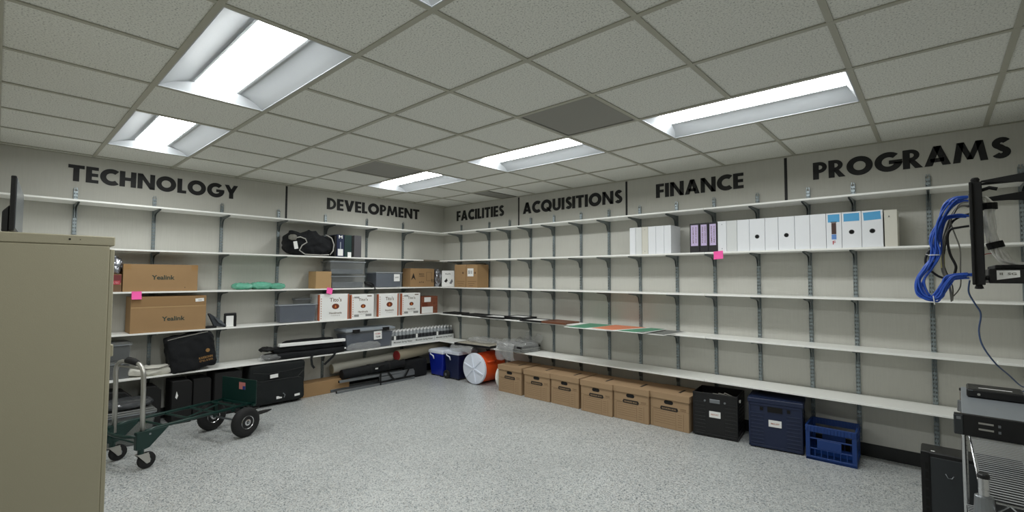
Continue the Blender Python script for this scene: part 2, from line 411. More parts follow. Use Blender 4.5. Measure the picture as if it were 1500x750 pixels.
# troffers
def troffer(rect, label):
    x0, x1, y0, y1 = rect; w = (y1 - y0) / 2 - TW; l = (x1 - x0) / 2 - TW
    t = thing('ceiling_light', label, 'light', ((x0 + x1)/2, (y0 + y1)/2, H), group='recessed troffer lights')
    def strip(prof, la, lb):
        mb = MB(); n = len(prof)
        vs_ = [(la, p[0], p[1]) for p in prof] + [(lb, p[0], p[1]) for p in prof]
        mb.add(vs_, [(i, i + 1, i + 1 + n, i + n) for i in range(n - 1)]); return mb
    lw = 0.112
    for s in (-1, 1):
        prof = [(s * (w - (w - lw) * q), .002 + .062 * math.sin(q * PI / 2) ** 1.1) for q in [i / 8 for i in range(9)]]
        strip(prof, -l + .002, l - .002).build('reflector', M_TROFF, t, smooth=True)
    prof = [(-lw + 2 * lw * q, .063 - .020 * math.sin(q * PI) ** .7) for q in [i / 12 for i in range(13)]]
    le = strip(prof, -l + .05, l - .05)
    le.build('lens', M_LENS, t, smooth=True)
    for s in (-1, 1):
        strip([(s * lw, .0635), (s * (lw + .003), .060), (s * (lw + .016), .0585)], -l + .05, l - .05).build('lens_rim', M_TROFF, t)
        mb = MB(); n = 13                               # sloped end plate following the arched section
        top = [(-w + 2 * w * i / (n - 1)) for i in range(n)]
        z = lambda y: .002 + .066 * math.cos(y / w * PI / 2) ** .7 if abs(y) < w - 1e-4 else .002
        vs_ = [(s * l, y, .0015) for y in top] + [(s * (l - .055 * (z(y) / .07)), y, z(y) + .001) for y in top]
        mb.add(vs_, [(i, i + 1, i + 1 + n, i + n) for i in range(n - 1)]).build('end_plate', M_TROFF, t)
    fr = MB()
    for a, b, c, d in [(-l, l, -w, -w + .006), (-l, l, w - .006, w), (-l, -l + .006, -w + .006, w - .006), (l - .006, l, -w + .006, w - .006)]:
        fr.box(a, b, c, d, -.001, .002)
    fr.build('frame', M_TROFF, t)
    MB().box(-l, l, -w, w, .085, .10).build('housing', M_TROFF, t)
    return t
names = ['recessed troffer cut by the top picture edge, nearest the camera', 'largest recessed troffer above the filing cabinet', 'recessed troffer above TECHNOLOGY lettering',
         'long recessed troffer above FINANCE lettering', 'recessed troffer beside the large dark ceiling vent, above ACQUISITIONS', 'smallest recessed troffer, farthest, above DEVELOPMENT']
for q, n in zip(LIGHTS, names): troffer(cell_rect(*q), n)
def vent(rect, label):
    x0, x1, y0, y1 = rect; w, d = (x1 - x0)/2 - TW, (y1 - y0)/2 - TW
    t = thing('ceiling_vent', label, 'vent', ((x0+x1)/2, (y0+y1)/2, H), group='perforated ceiling vents')
    MB().box(-w, w, -d, d, .004, .010).build('perforated_panel', M_PERF, t)
    fr = MB()
    for a, b, c, e in [(-w, w, -d, -d + .012), (-w, w, d - .012, d), (-w, -w + .012, -d + .012, d - .012), (w - .012, w, -d + .012, d - .012)]:
        fr.box(a, b, c, e, -.001, .004)
    fr.build('frame', mat('vent_frame', rgb(128, 127, 119), .5), t)
vent(cell_rect(*VENTS[0]), 'large square dark perforated return vent in mid ceiling')
vent(cell_rect(*VENTS[1]), 'dark perforated vent beside the farthest troffer')
vent((CX(5), CX(5) + .29, MY(6), 0), 'narrow dark vent against the wall above FACILITIES')

# ------------------------------------------------------------------ wall lettering (heavy geometric capitals)
def ring(cx, cz, ro, ri, a0, a1, n=28, rx=1.0):
    out = []
    for i in range(n):
        p, q = math.radians(a0 + (a1 - a0) * i / n), math.radians(a0 + (a1 - a0) * (i + 1) / n)
        out.append([(cx + rx*ro*math.cos(p), cz + ro*math.sin(p)), (cx + rx*ro*math.cos(q), cz + ro*math.sin(q)),
                    (cx + rx*ri*math.cos(q), cz + ri*math.sin(q)), (cx + rx*ri*math.cos(p), cz + ri*math.sin(p))])
    return out
def R_(x0, x1, z0, z1): return [(x0, z0), (x1, z0), (x1, z1), (x0, z1)]
S_ = 0.262
def stroke(pts, w):
    out = []; n = len(pts); L, Rr = [], []
    for i in range(n):
        a, b = pts[max(i-1, 0)], pts[min(i+1, n-1)]
        t = Vector((b[0]-a[0], b[1]-a[1])).normalized(); nn = Vector((-t.y, t.x)) * (w/2)
        L.append((pts[i][0]+nn.x, pts[i][1]+nn.y)); Rr.append((pts[i][0]-nn.x, pts[i][1]-nn.y))
    for i in range(n-1): out.append([L[i], L[i+1], Rr[i+1], Rr[i]])
    return out
def arc(cx, cz, r, a0, a1, n=12): return [(cx + r*math.cos(math.radians(a0+(a1-a0)*i/n)), cz + r*math.sin(math.radians(a0+(a1-a0)*i/n))) for i in range(n+1)]
spine_s = arc(.345, .715, .168, 25, 250, 12)[0:] + arc(.325, .285, .172, 70, -155, 12)[0:]
GL = {
 'T': (.70, [R_(0, .70, 1-.21, 1), R_(.35-S_/2, .35+S_/2, 0, 1-.2)]),
 'E': (.56, [R_(0, S_, 0, 1), R_(S_-.01, .56, 1-.2, 1), R_(S_-.01, .54, .4, .6), R_(S_-.01, .56, 0, .2)]),
 'F': (.54, [R_(0, S_, 0, 1), R_(S_-.01, .54, 1-.2, 1), R_(S_-.01, .52, .37, .57)]),
 'C': (.84, ring(.53, .5, .53, .25, 50, 310)),
 'G': (1.0, ring(.53, .5, .53, .25, 46, 352) + [R_(.55, 1.05, .37, .57)]),
 'O': (1.06, ring(.53, .5, .53, .25, 0, 360, 40)),
 'Q': (1.06, ring(.53, .5, .53, .25, 0, 360, 40) + [[(.50, .36), (.68, .36), (1.06, -.04), (.82, -.04)]]),
 'H': (.80, [R_(0, S_, 0, 1), R_(.80-S_, .80, 0, 1), R_(S_-.01, .81-S_, .40, .61)]),
 'N': (.88, [R_(0, S_-.01, 0, 1), R_(.89-S_, .88, 0, 1), [(0, 1), (.25, 1), (.88, 0), (.63, 0)]]),
 'L': (.50, [R_(0, S_, 0, 1), R_(S_-.01, .50, 0, .2)]),
 'I': (S_, [R_(0, S_, 0, 1)]),
 'Y': (.84, [R_(.42-S_/2, .42+S_/2, 0, .44), [(0, 1), (.27, 1), (.42+S_/2, .44), (.42-S_/2, .40)], [(.84, 1), (.57, 1), (.42-S_/2, .44), (.42+S_/2, .40)]]),
 'V': (.88, [[(0, 1), (.28, 1), (.58, 0), (.30, 0)], [(.88, 1), (.60, 1), (.30, 0), (.58, 0)]]),
 'A': (.90, [[(0, 0), (.28, 0), (.58, 1), (.32, 1)], [(.90, 0), (.62, 0), (.32, 1), (.58, 1)], R_(.22, .68, .18, .38)]),
 'M': (1.12, [[(0, 0), (.24, 0), (.38, 1), (.14, 1)], [(1.12, 0), (.88, 0), (.74, 1), (.98, 1)], [(.16, 1), (.38, 1), (.66, .12), (.46, .12)], [(.96, 1), (.74, 1), (.46, .12), (.66, .12)]]),
 'D': (.76, [R_(0, S_, 0, 1)] + ring(.24, .5, .5, .29, -90, 90, 20, 1.04)),
 'P': (.62, [R_(0, S_, 0, 1)] + ring(.28, .68, .32, .125, -90, 90, 16, 1.06) + [R_(S_-.01, .285, .805, 1.0), R_(S_-.01, .285, .36, .555)]),
 'R': (.70, [R_(0, S_, 0, 1)] + ring(.28, .69, .31, .12, -90, 90, 16, 1.06) + [R_(S_-.01, .285, .81, 1.0), R_(S_-.01, .285, .38, .57), [(.20, .42), (.44, .42), (.72, 0), (.44, 0)]]),
 'S': (.58, stroke(spine_s, .25)),
 'U': (.78, [R_(0, S_, .36, 1), R_(.78-S_, .78, .36, 1)] + ring(.39, .37, .39, .155, 180, 360, 20)),
}
GAP = 0.065
def word(s, width, cap, label, place):
    t = thing('wall_lettering', label, 'lettering', group='black wall lettering', **place)
    nat = sum(GL[c][0] for c in s) + GAP * (len(s) - 1); k = width / (nat * cap)
    x = -width / 2
    for c in s:
        w, polys = GL[c]; mb = MB()
        for p in polys: mb.prism([(q[0] * cap * k, q[1] * cap) for q in p], -.003, -.0004, 'y')
        mb.build('letter', M_BLACKVINYL, t, (x, 0, 0)); x += (w + GAP) * cap * k
BZ, CAP = 2.326, 0.152
word('TECHNOLOGY', 1.413, CAP, 'black capital letters spelling TECHNOLOGY above the left shelves', onL(-3.731, 0, BZ))
word('DEVELOPMENT', 1.48, CAP, 'black capital letters spelling DEVELOPMENT near the corner', onL(-1.228, 0, BZ + .006))
word('FACILITIES', 1.018, .155, 'black capital letters spelling FACILITIES right of the corner', onR(.827, 0, 2.327))
word('ACQUISITIONS', 1.519, .155, 'black capital letters spelling ACQUISITIONS', onR(2.458, 0, 2.318))
word('FINANCE', .898, CAP, 'black capital letters spelling FINANCE', onR(4.085, 0, BZ))
word('PROGRAMS', 1.201, CAP, 'black capital letters spelling PROGRAMS at the right end', onR(5.71, 0, BZ))
for pl, lb in [(onL(-2.484, 0, 2.15), 'thin black vertical bar between TECHNOLOGY and DEVELOPMENT'), (onR(1.623, 0, 2.15), 'thin black vertical bar between FACILITIES and ACQUISITIONS'),
               (onR(3.277, 0, 2.15), 'thin black vertical bar between ACQUISITIONS and FINANCE'), (onR(4.896, 0, 2.15), 'thin black vertical bar between FINANCE and PROGRAMS')]:
    tag(MB().box(-.012, .012, -.002, -.0004, 0, H - 2.15 - .01).build('divider_bar', M_BLACKVINYL, None, pl['loc'], pl['rotz']), lb, 'divider', 'vertical bars between the wall words')

# ------------------------------------------------------------------ uprights and brackets
UL = [-.786, -1.388, -1.987, -2.575, -3.182, -3.79, -4.38, -4.98]
UR = [.44, 1.054, 1.461, 1.848, 2.239, 2.659, 3.051, 3.446, 3.868, 4.256, 4.656, 5.07, 5.395, 5.868, 6.358]
def upright_mesh():
    mb = MB(); w, d = .015, .016; z0, z1 = .12, 2.25
    mb.box(-w, -w + .002, -d, 0, z0, z1).box(w - .002, w, -d, 0, z0, z1)          # flanges
    pitch = .03175; n = int((z1 - z0) / pitch); sw, gap = .0045, .0105            # slotted web
    mb.box(-w, -.0105, -d, -d + .0018, z0, z1).box(.0105, w, -d, -d + .0018, z0, z1).box(-.0042, .0042, -d, -d + .0018, z0, z1 - .02)
    for i in range(n + 1):
        za = z0 + i * pitch
        for s in (-1, 1):
            a, b = sorted((s * .0042, s * .0105)); mb.box(a, b, -d, -d + .0018, za, za + pitch - .014)
    return mb.mesh('shelf_upright')
UPM = upright_mesh()
def bracket_mesh(dp):
    mb = MB(); prof = [(0, 0), (-dp, 0), (-dp, -.011), (-.085, -.030), (-.045, -.050), (-.022, -.115), (0, -.118)]
    for s in (-1, 1): mb.prism(prof, s * .007 - .0012, s * .007 + .0012, 'x')
    mb.box(-.0085, .0085, -dp, 0, -.002, 0)
    return mb.mesh('bracket')
BRM = {d: bracket_mesh(d - .025 - .016) for d in (.30, .35)}
ORD = ['first', 'second', 'third', 'fourth', 'fifth', 'sixth', 'seventh', 'eighth', 'ninth', 'tenth', 'eleventh', 'twelfth', 'thirteenth', 'fourteenth', 'fifteenth']
for i, y in enumerate(UL):
    t = thing('shelf_upright', f'slotted metal shelf upright, {ORD[i]} from the corner on the TECHNOLOGY wall', 'shelf upright', group='uprights on the left wall', **onL(y, 0, 0))
    link('rail', UPM, M_GALV, t)
    for z, d in zip(ZL, DEPTH): link('bracket', BRM[d], M_BRKT, t, (0, -.016, z - .0165))
for i, x in enumerate(UR):
    t = thing('shelf_upright', f'slotted metal shelf upright, {ORD[i]} from the corner on the FINANCE wall', 'shelf upright', group='uprights on the right wall', **onR(x, 0, 0))
    link('rail', UPM, M_GALV, t)
    for z, d in zip(ZR, DEPTH): link('bracket', BRM[d], M_BRKT, t, (0, -.016, z - .0165))
# ------------------------------------------------------------------ shelf boards
LEV = ['topmost', 'second highest', 'middle', 'second lowest', 'lowest']
SHB = .018
for lv in range(5):
    d, z = DEPTH[lv], ZL[lv]
    end = -.62 if lv == 1 else -d - .002
    for (a, b, nm) in [(-5.12, -2.576, 'TECHNOLOGY'), (-2.574, end, 'DEVELOPMENT')]:
        o = MB().box(SHB, d, a, b, z - .016, z).build('shelf_board', M_WHITE, bevel=.0012)
        tag(o, f'{LEV[lv]} white shelf board under the {nm} lettering', 'shelf', 'white shelf boards')
    z = ZR[lv]
    for (a, b, nm) in [(.004, 1.846, 'FACILITIES'), (1.850, 4.254, 'ACQUISITIONS'), (4.258, 6.49, 'PROGRAMS')]:
        o = MB().box(a, b, -d, -SHB, z - .016, z).build('shelf_board', M_WHITE, bevel=.0012)
        tag(o, f'{LEV[lv]} white shelf board under the {nm} lettering', 'shelf', 'white shelf boards')
tag(MB().box(.02, .285, -.615, -.305, 1.684, 1.704).build('spare_board', M_RAWBOARD, bevel=.002), 'raw grey-brown board bridging the corner of the second highest shelf', 'board')

# ------------------------------------------------------------------ cartons
def carton(name, label, w, d, h, place, m=None, group=None, flap=True, tape=None, cat='box', bev=.002):
    t = thing(name, label, cat, group=group, **place); m = m or M_CARD
    MB().box(-w/2, w/2, 0, d, 0, h - .004).build('body', m, t, bevel=bev)
    if flap:
        MB().box(-w/2 + .001, w/2 - .001, .001, d/2 - .0015, h - .004, h).build('top_flap', m, t, bevel=.001)
        MB().box(-w/2 + .001, w/2 - .001, d/2 + .0015, d - .001, h - .004, h).build('top_flap', m, t, bevel=.001)
    if tape: MB().box(-w/2 - .0008, w/2 + .0008, d/2 - .025, d/2 + .025, h, h + .0008).build('tape_strip', tape, t)
    return t
def corner_tape(t, w, h, y=0):
    for sx in (-1, 1):
        patch(sx*(w/2 - .028) - .028, sx*(w/2 - .028) + .028, h - .05, h - .004, y, M_CARDTAPE, t, 'tape_patch', .0009)
# left wall, middle shelf
t = carton('shipping_carton', 'long cardboard carton printed Yealink on the middle shelf', .596, .24, .262, onL(-3.756, .28, ZL[2]), tape=M_CARDTAPE)
text('Yealink', .185, .044, .01, 0, .135, M_INKG, t, bold=.03); corner_tape(t, .596, .262)
MB().lathe([(.004, -.0008), (.004, 0)], (.19, 0, .035), 'y', 8).build('ink_dot', M_INK, t)
t = carton('shipping_carton', 'taller cardboard carton printed Yealink on the second lowest shelf', .615, .24, .345, onL(-3.683, .285, ZL[3]), tape=M_CARDTAPE)
text('Yealink', .19, .044, .03, 0, .125, M_INKG, t, bold=.03)
MB().box(-.30, .30, -.003, .0, .25, .34).build('side_flap', mat('cardboard_flap', rgb(150, 118, 80), .85), t, bevel=.001)
MB().box(-.305, .305, -.0016, -.0003, .235, .25).build('tape_strip', M_CARD2, t)
patch(.21, .285, .285, .318, -.003, M_PAPER, t, 'shipping_label', .0012, .06)
text('>>>', .03, .012, .25, -.0043, .30, M_INKB, t)
tag(link('foil_bag', soft(.11, .16, .16, nx=10, p=3, amp=.03, freq=14, seed=3), M_SILVER, None, (.28, -4.115, ZL[2] + .165), PI/2), 'crumpled silver plastic bag on a maroon carton beside the cabinet', 'bag')
t = carton('small_carton', 'brown and maroon carton with a red label beside the upper Yealink carton', .20, .2, .165, onL(-4.162, .272, ZL[2]), m=M_CARD)
patch(-.098, .098, .085, .16, 0, M_MAROON, t, 'printed_band'); patch(.02, .09, .068, .105, -.0012, M_REDL, t, 'red_label')
text('OLTEC', .055, .018, .055, -.0024, .086, mat('label_pink', rgb(214, 150, 156), .6), t)
patch(-.098, .098, .0, .066, 0, mat('carton_brown', rgb(110, 84, 62), .8), t, 'lower_band')
def sticky(place, m, label, w=.075, h=.075, tilt=0.0, cat='sticky note'):
    t = thing('sticky_note', label, cat, group='pink sticky notes on shelf edges', **place)
    mb = MB(); n = 5
    for i in range(n):
        za, zb = -h * i / n, -h * (i + 1) / n; ca, cb = -.0006 - .012 * (i / n) ** 2, -.0006 - .012 * ((i + 1) / n) ** 2
        mb.add([(-w/2, ca, za), (w/2, ca, za), (w/2, cb, zb), (-w/2, cb, zb)], [(0, 1, 2, 3)])
    o = mb.build('paper', m, t); o.rotation_euler.y = tilt
    mod = o.modifiers.new('thickness', 'SOLIDIFY'); mod.thickness = .0006
sticky(onL(-3.952, .3005, ZL[2] + .003), M_PINK, 'pink sticky note on the shelf edge below the upper Yealink carton')
sticky(onL(-2.05, .3005, ZL[2] + .008), M_PINK, 'pink sticky note curling off the shelf edge above the vodka cartons', tilt=.22)
sticky(onR(4.385, .3005, ZR[1] + .006), M_PINK, 'pink sticky note on the shelf edge below the black binders', w=.085, tilt=-.08)
# green bubble wrap parcel
t = thing('bubble_parcel', 'teal-green bubble-wrap parcels lying flat on the middle shelf', 'parcel', group=None, **onL(-2.83, .27, ZL[2]))
for i, (x, w, hh) in enumerate([(-.175, .21, .075), (.02, .24, .085), (.185, .19, .07)]):
    link('parcel_lobe', soft(w, .2, hh, nx=10, p=2.4, amp=.012, freq=18, seed=11 + i), M_TEAL, t, (x, 0, 0))
# brown cube carton
t = carton('cube_carton', 'plain brown carton left of the clear bins on the middle shelf', .20, .2, .212, onL(-2.122, .275, ZL[2]), m=M_CARD2)
# clear stacked bins
def tote(name, label, w, d, h, place, body, lid, fill=None, fill_h=.6, lid_h=.02, group=None, taper=.025, latch=None):
    t = thing(name, label, 'bin', group=group, **place)
    o = h - lid_h; mb = MB()
    tk = .0035
    A = (-w/2 + taper, w/2 - taper, taper, d - taper); B = (-w/2 + .006, w/2 - .006, .006, d - .006)
    A2 = (A[0]+tk, A[1]-tk, A[2]+tk, A[3]-tk); B2 = (B[0]+tk, B[1]-tk, B[2]+tk, B[3]-tk)
    def q(r, z): return [(r[0], r[2], z), (r[1], r[2], z), (r[1], r[3], z), (r[0], r[3], z)]
    vs_ = q(A, 0) + q(B, o) + q(A2, tk) + q(B2, o)
    fs_ = [(0,3,2,1), (8,9,10,11)] + [(i, (i+1)%4, (i+1)%4+4, i+4) for i in range(4)] + [(i+8, i+12, (i+1)%4+12, (i+1)%4+8) for i in range(4)] + [(i+4, (i+1)%4+4, (i+1)%4+12, i+12) for i in range(4)]
    mb.add(vs_, fs_); mb.build('tub', body, t, bevel=.002)
    rim = MB()
    for a, b, c, e in [(-w/2, w/2, 0, .008), (-w/2, w/2, d - .008, d), (-w/2, -w/2 + .008, .008, d - .008), (w/2 - .008, w/2, .008, d - .008)]:
        rim.box(a, b, c, e, o - .008, o)
    rim.build('rim', mat('bin_rim', rgb(186, 192, 198), .3, alpha=.55), t)
    if lid:
        MB().box(-w/2 - .002, w/2 + .002, -.002, d + .002, o, o + lid_h * .55).box(-w/2 + .02, w/2 - .02, .02, d - .02, o + lid_h * .55, h).build('lid', lid, t, bevel=.003)
    if latch:
        for s in (-1, 1): MB().box(s*w*.3 - w*.07, s*w*.3 + w*.07, -.008, .01, o - .022, o + lid_h * .8).build('latch', latch, t, bevel=.002)
    if fill:
        fh = (h - lid_h) * fill_h; k = taper * (1 - fill_h)
        MB().frustum((A2[0]+.004, A2[1]-.004, A2[2]+.004, A2[3]-.004), (-w/2+k+.012, w/2-k-.012, k+.012, d-k-.012), .006, fh).build('contents', fill, t, bevel=.006)
    return t
M_DIMFILL = mat('grey_contents', rgb(92, 98, 104), .7, noise_amt=.5, noise_scale=14)
tote('storage_bin', 'lower of two stacked clear grey bins on the middle shelf', .48, .26, .175, onL(-1.79, .285, ZL[2]), M_CLEARG, M_CLEARG, M_DIMFILL, .5, taper=.02)
tote('storage_bin', 'upper of two stacked clear grey bins on the middle shelf', .50, .26, .185, onL(-1.80, .285, ZL[2] + .177), M_CLEARG, M_CLEARG, M_DIMFILL, .4, taper=.02)
t = thing('coiled_cable', 'small black coiled cable drooping over the middle shelf edge', 'cable', **onL(-1.475, .27, ZL[2]))
for i in range(5):
    a = random.uniform(0, 6); pts = [(.05 * math.cos(a + q*PI/8) * (1 + .1*i), .03 + .03 * math.sin(a + q*PI/8), .03 + .026 * math.sin(q*PI/8 + i) + .006 * i) for q in range(17)]
    MB().tube(pts, .0065, 6).build('loop', M_CABLEK, t, smooth=True)
MB().tube([(.03, .02, .02), (.045, -.01, .02), (.05, -.035, .008), (.05, -.04, -.02), (.04, -.04, -.028)], .008, 6).build('plug_end', M_CABLEK, t, smooth=True)
tote('storage_bin', 'open clear bin of navy contents with white label on the middle shelf', .43, .27, .215, onL(-1.185, .288, ZL[2]), M_CLEAR, None, mat('slate_contents', rgb(50, 60, 78), .7, noise_amt=.15), .93, taper=.012, lid_h=.004)
tb = [o for o in bpy.data.objects if o.name.startswith('storage_bin')][-1]
patch(.07, .165, .085, .185, .004, M_PAPER, tb, 'label_card'); text('LANYD', .06, .02, .117, .0025, .14, M_INK, tb)
# logo carton and neighbours in the corner
t = carton('logo_carton', 'brown carton with black logo print in the shelf corner', .43, .2, .272, onL(-.60, .255, ZL[2]), m=M_CARD)
MB().prism([(-.205, .10), (-.165, .205), (-.125, .10), (-.165, .135)], -.001, 0, 'y').build('arrow_print', M_INK, t)
text('MADE IN', .09, .018, -.02, 0, .19, M_INK, t); text('CALIFORNIA', .1, .018, -.02, 0, .16, M_INK, t); text('A P A', .09, .02, -.02, 0, .07, M_INK, t)
o = MB()
for a in [(.07, .165, .215, .218), (.07, .165, .09, .093), (.07, .073, .09, .218), (.162, .165, .09, .218)]: o.box(a[0], a[1], -.001, 0, a[2], a[3])
o.build('panel_outline', M_INK, t)
text('II II', .05, .05, .19, 0, .09, M_INK, t)
tag(link('silver_pouch', soft(.11, .1, .265, nx=8, p=3.2, amp=.02, freq=20, seed=5), M_SILVER, None, (.27, -.305, ZL[2]), PI/2), 'silver foil pouch between the logo carton and the white box', 'pouch')
t = carton('white_product_box', 'white box with dark product pictures in the shelf corner', .19, .15, .245, dict(loc=(.335, -.18, ZL[2]), rotz=PI/4), m=M_PAPER)
MB().prism([(-.06, .08), (-.02, .13), (-.005, .09), (-.03, .06)], -.001, 0, 'y').build('picture', M_INK, t)
MB().prism([(.02, .05), (.06, .12), (.075, .08), (.05, .04)], -.001, 0, 'y').build('picture', mat('grey_pic', rgb(120, 120, 124), .7), t)
text('EverFit', .08, .018, 0, 0, .195, M_INK, t)
t = thing('moving_carton', 'brown double-faced carton with a white shipping label at the corner of FACILITIES shelf', 'box', (.86, -.29, ZR[2]), .0)
MB().box(-.245, .0, 0, .23, 0, .327).build('front_panel', M_CARD, t, bevel=.002)
MB().box(.003, .235, .006, .23, 0, .327).build('body', M_CARD, t, bevel=.002)
MB().box(-.24, .23, .002, .112, .327, .331).build('top_flap', M_CARD2, t); MB().box(-.24, .23, .118, .226, .327, .331).build('top_flap', M_CARD2, t)
patch(.03, .155, .16, .275, .006, M_PAPER, t, 'shipping_label'); text('BX 8', .08, .05, .09, .0045, .22, mat('ink_faint', rgb(110, 110, 112), .7), t)
for sx in (-.06, .19): MB().lathe([(.016, -.001), (.016, 0)], (sx, .0 if sx < 0 else .006, .21), 'y', 12).build('logo_mark', M_INKB, t)
for sx in (-.11, .12):
    o = MB(); yy = 0 if sx < 0 else .006
    for k in range(3): o.box(sx - .09 + .02*k, sx + .09 - .03*k, yy - .0008, yy, .085 - .03*k, .089 - .03*k)
    o.build('printed_lines', M_INKB, t)

# left wall, second highest shelf: duffel and albums
t = thing('duffel_bag', 'black drawstring duffel bag with white cords on the second highest shelf', 'bag', **onL(-2.27, .285, ZL[1]))
def dshape(x, y, z, w, d, h):
    k = x / (w/2)
    z2 = z * (1.0 - .16 * max(0, k) - .10 * max(0, -k - .5)) + (.0 if k < .2 else -.012)
    if z > 0: z2 += .03 * math.sin(k * 7 + 1) * (z / (h/2)) * .6
    return x, y, z2
link('body', soft(.60, .25, .30, nx=16, p=3.0, amp=.03, freq=9, seed=2, shape=dshape), M_FABRIC, t)
for pts in ([(-.24, .0, .20), (-.16, -.014, .22), (-.10, -.014, .20), (-.08, -.012, .16), (-.14, -.016, .12), (-.17, -.016, .06), (-.10, -.016, .014), (.1, -.01, .012), (.2, -.006, .02)],
            [(.17, .03, .27), (.235, .0, .23), (.262, -.008, .15), (.25, -.012, .07), (.21, -.014, .02)]):
    MB().tube(pts, .007, 6).build('cord', mat('cord_grey', rgb(176, 174, 168), .8), t, smooth=True)
link('toggle', soft(.09, .05, .07, nx=5, p=2.5, amp=.012, freq=30, seed=8), M_CABLEG, t, (-.245, -.025, .175))
patch(-.235, -.19, .075, .165, -.012, M_PAPER, t, 'luggage_tag', tilt=.2)
def album(lbl, x, w, h, m, extra=None):
    t = thing('album', lbl, 'folder', group='upright folders beside the duffel', **onL(x, .27, ZL[1]))
    MB().box(-w/2, w/2, 0, .22, 0, h).build('cover', m, t, bevel=.003)
    if extra: extra(t)
album('black folder standing right beside the duffel bag', -1.976, .026, .27, M_BLACKM)
def ex1(t):
    text('M', .05, .04, 0, 0, .255, M_PAPER, t); patch(-.035, .035, .015, .10, 0, M_PAPER, t, 'spine_label'); patch(-.006, .006, .1, .19, 0, M_GREYLID, t, 'spine_stripe')
album('navy folder with white spine label beside the duffel bag', -1.908, .10, .285, M_NAVYB, ex1)
album('dark green folder with small white label near its foot', -1.804, .10, .285, M_DARKGREEN, lambda t: patch(-.005, .045, .0, .065, 0, M_PAPER, t, 'spine_label'))
album('thin black folder between the green and grey folders', -1.737, .03, .28, M_BLACKM)
album('grey folder at the right end beside the duffel', -1.667, .105, .288, M_GREYB)

# ------------------------------------------------------------------ left wall, second lowest shelf
t = thing('folded_stand', 'small dark grey folded wedge stand beside the lower Yealink carton', 'stand', **onL(-3.27, .27, ZL[3]))
M_DKGREY = mat('dark_grey_cloth', rgb(58, 62, 68), .8, noise_amt=.4, noise_scale=30)
MB().prism([(-.06, .155), (-.075, .15), (-.02, .02), (.09, .0), (.10, .02), (.03, .085)], .02, .06, 'y').build('wedge', M_DKGREY, t, bevel=.004)
MB().prism([(-.03, .12), (.02, .05), (.09, .01), (.05, .07)], .0, .02, 'y').build('front_flap', mat('slate_cloth', rgb(86, 92, 98), .7), t, bevel=.003)
MB().box(-.11, .0, -.005, .08, 0, .02).build('base_plate', M_BLACKM, t, bevel=.003)
t = thing('square_loop_stand', 'black square loop-shaped stand on the second lowest shelf', 'stand', **onL(-3.135, .25, ZL[3]))
MB().box(-.06, -.042, 0, .03, 0, .125).box(.034, .06, 0, .03, 0, .125).build('leg', M_BLACK, t, bevel=.006)
MB().box(-.06, .06, 0, .03, .118, .148).build('top_bar', M_BLACK, t, bevel=.010, segs=2)
MB().box(-.04, .03, .004, .012, .002, .118).build('card', M_PAPER, t)
tote('storage_bin', 'open clear bin with navy contents left of the vodka cartons', .455, .15, .215, onL(-2.425, .29, ZL[3]), M_CLEAR, None, M_NAVYIN, .93, taper=.02, lid_h=.004)
tote('storage_bin', 'smaller clear bin half hidden behind navy bin and vodka carton', .2, .11, .29, onL(-2.30, .133, ZL[3]), M_CLEARG, M_CLEARG, None)
def vodka(lbl, y, w, h, variant, front=.285):
    t = carton('vodka_carton', lbl, w, .25, h, onL(y, front, ZL[3]), m=M_PAPER, group='white vodka cartons')
    patch(-w/2 - .0015, -w/2 + .014, 0, h - .004, 0, M_RUST, t, 'corner_stripe')
    MB().box(-w/2 - .0015, -w/2 - .0003, .003, .03, .003, h - .008).build('side_print', M_RUST, t)
    if variant == 0: patch(w/2 - .016, w/2 + .0015, 0, h - .004, 0, M_RUST, t, 'corner_stripe')
    for k in range(9):
        patch(-w/2 + .028, -w/2 + .036, .02 + k * .03, .034 + k * .03, 0, M_RUST, t, 'pattern_mark', .0008)
    cx = .02 if variant == 0 else .01
    rw = .048 if variant == 0 else .036
    zz = h * (.52 if variant == 0 else .50)
    text("Tito's", w * .40, .050 if variant == 0 else .036, cx, 0, h * .78, M_INKB, t, bold=.01)
    def oval(rx, rz, dy, m, nm):
        MB().prism([(cx + rx * math.cos(a * PI / 12), zz + rz * math.sin(a * PI / 12)) for a in range(24)], -dy, 0, 'y').build(nm, m, t)
    oval(rw, rw * .72, .001, M_BROWNP, 'emblem')
    MB().prism([(cx - .012, zz - .016), (cx + .012, zz - .016), (cx + .008, zz + .004), (cx, zz + .018), (cx - .01, zz + .002)], -.002, -.001, 'y').build('emblem_figure', M_ORANGEP, t)
    text('Handmade', w * .42, .026, cx, 0, h * .27, M_INKB, t, bold=.01); text('V O D K A', w * .3, .012, cx, 0, h * .17, M_INKB, t, bold=0)
    if variant:
        for sx, ww in ((-.25, .2), (.27, .26)): patch(sx*w - ww*w/2, sx*w + ww*w/2, .02, .05, 0, mat('ink_soft', rgb(150, 150, 148), .8), t, 'barcode_block', .0008)
        patch(-w*.36, -w*.14, h - .05, h - .03, 0, mat('ink_soft', rgb(150, 150, 148), .8), t, 'print_block', .0008); patch(w*.2, w*.4, h - .03, h - .018, 0, M_INKB, t, 'print_block', .0008)
    return t
vodka("largest white Tito's carton with rust stripes on both edges", -1.985, .395, .325, 0)
vodka("second white Tito's carton from the left with smaller emblem", -1.592, .335, .312, 1)
vodka("third white Tito's carton from the left with rust left edge", -1.20, .325, .312, 0)
vodka("fourth white Tito's carton from the left near the corner", -.825, .325, .312, 1)
t = carton('photo_carton', 'small carton with brown photo print right of the vodka cartons', .30, .2, .255, onL(-.48, .275, ZL[3]), m=M_PHOTO)
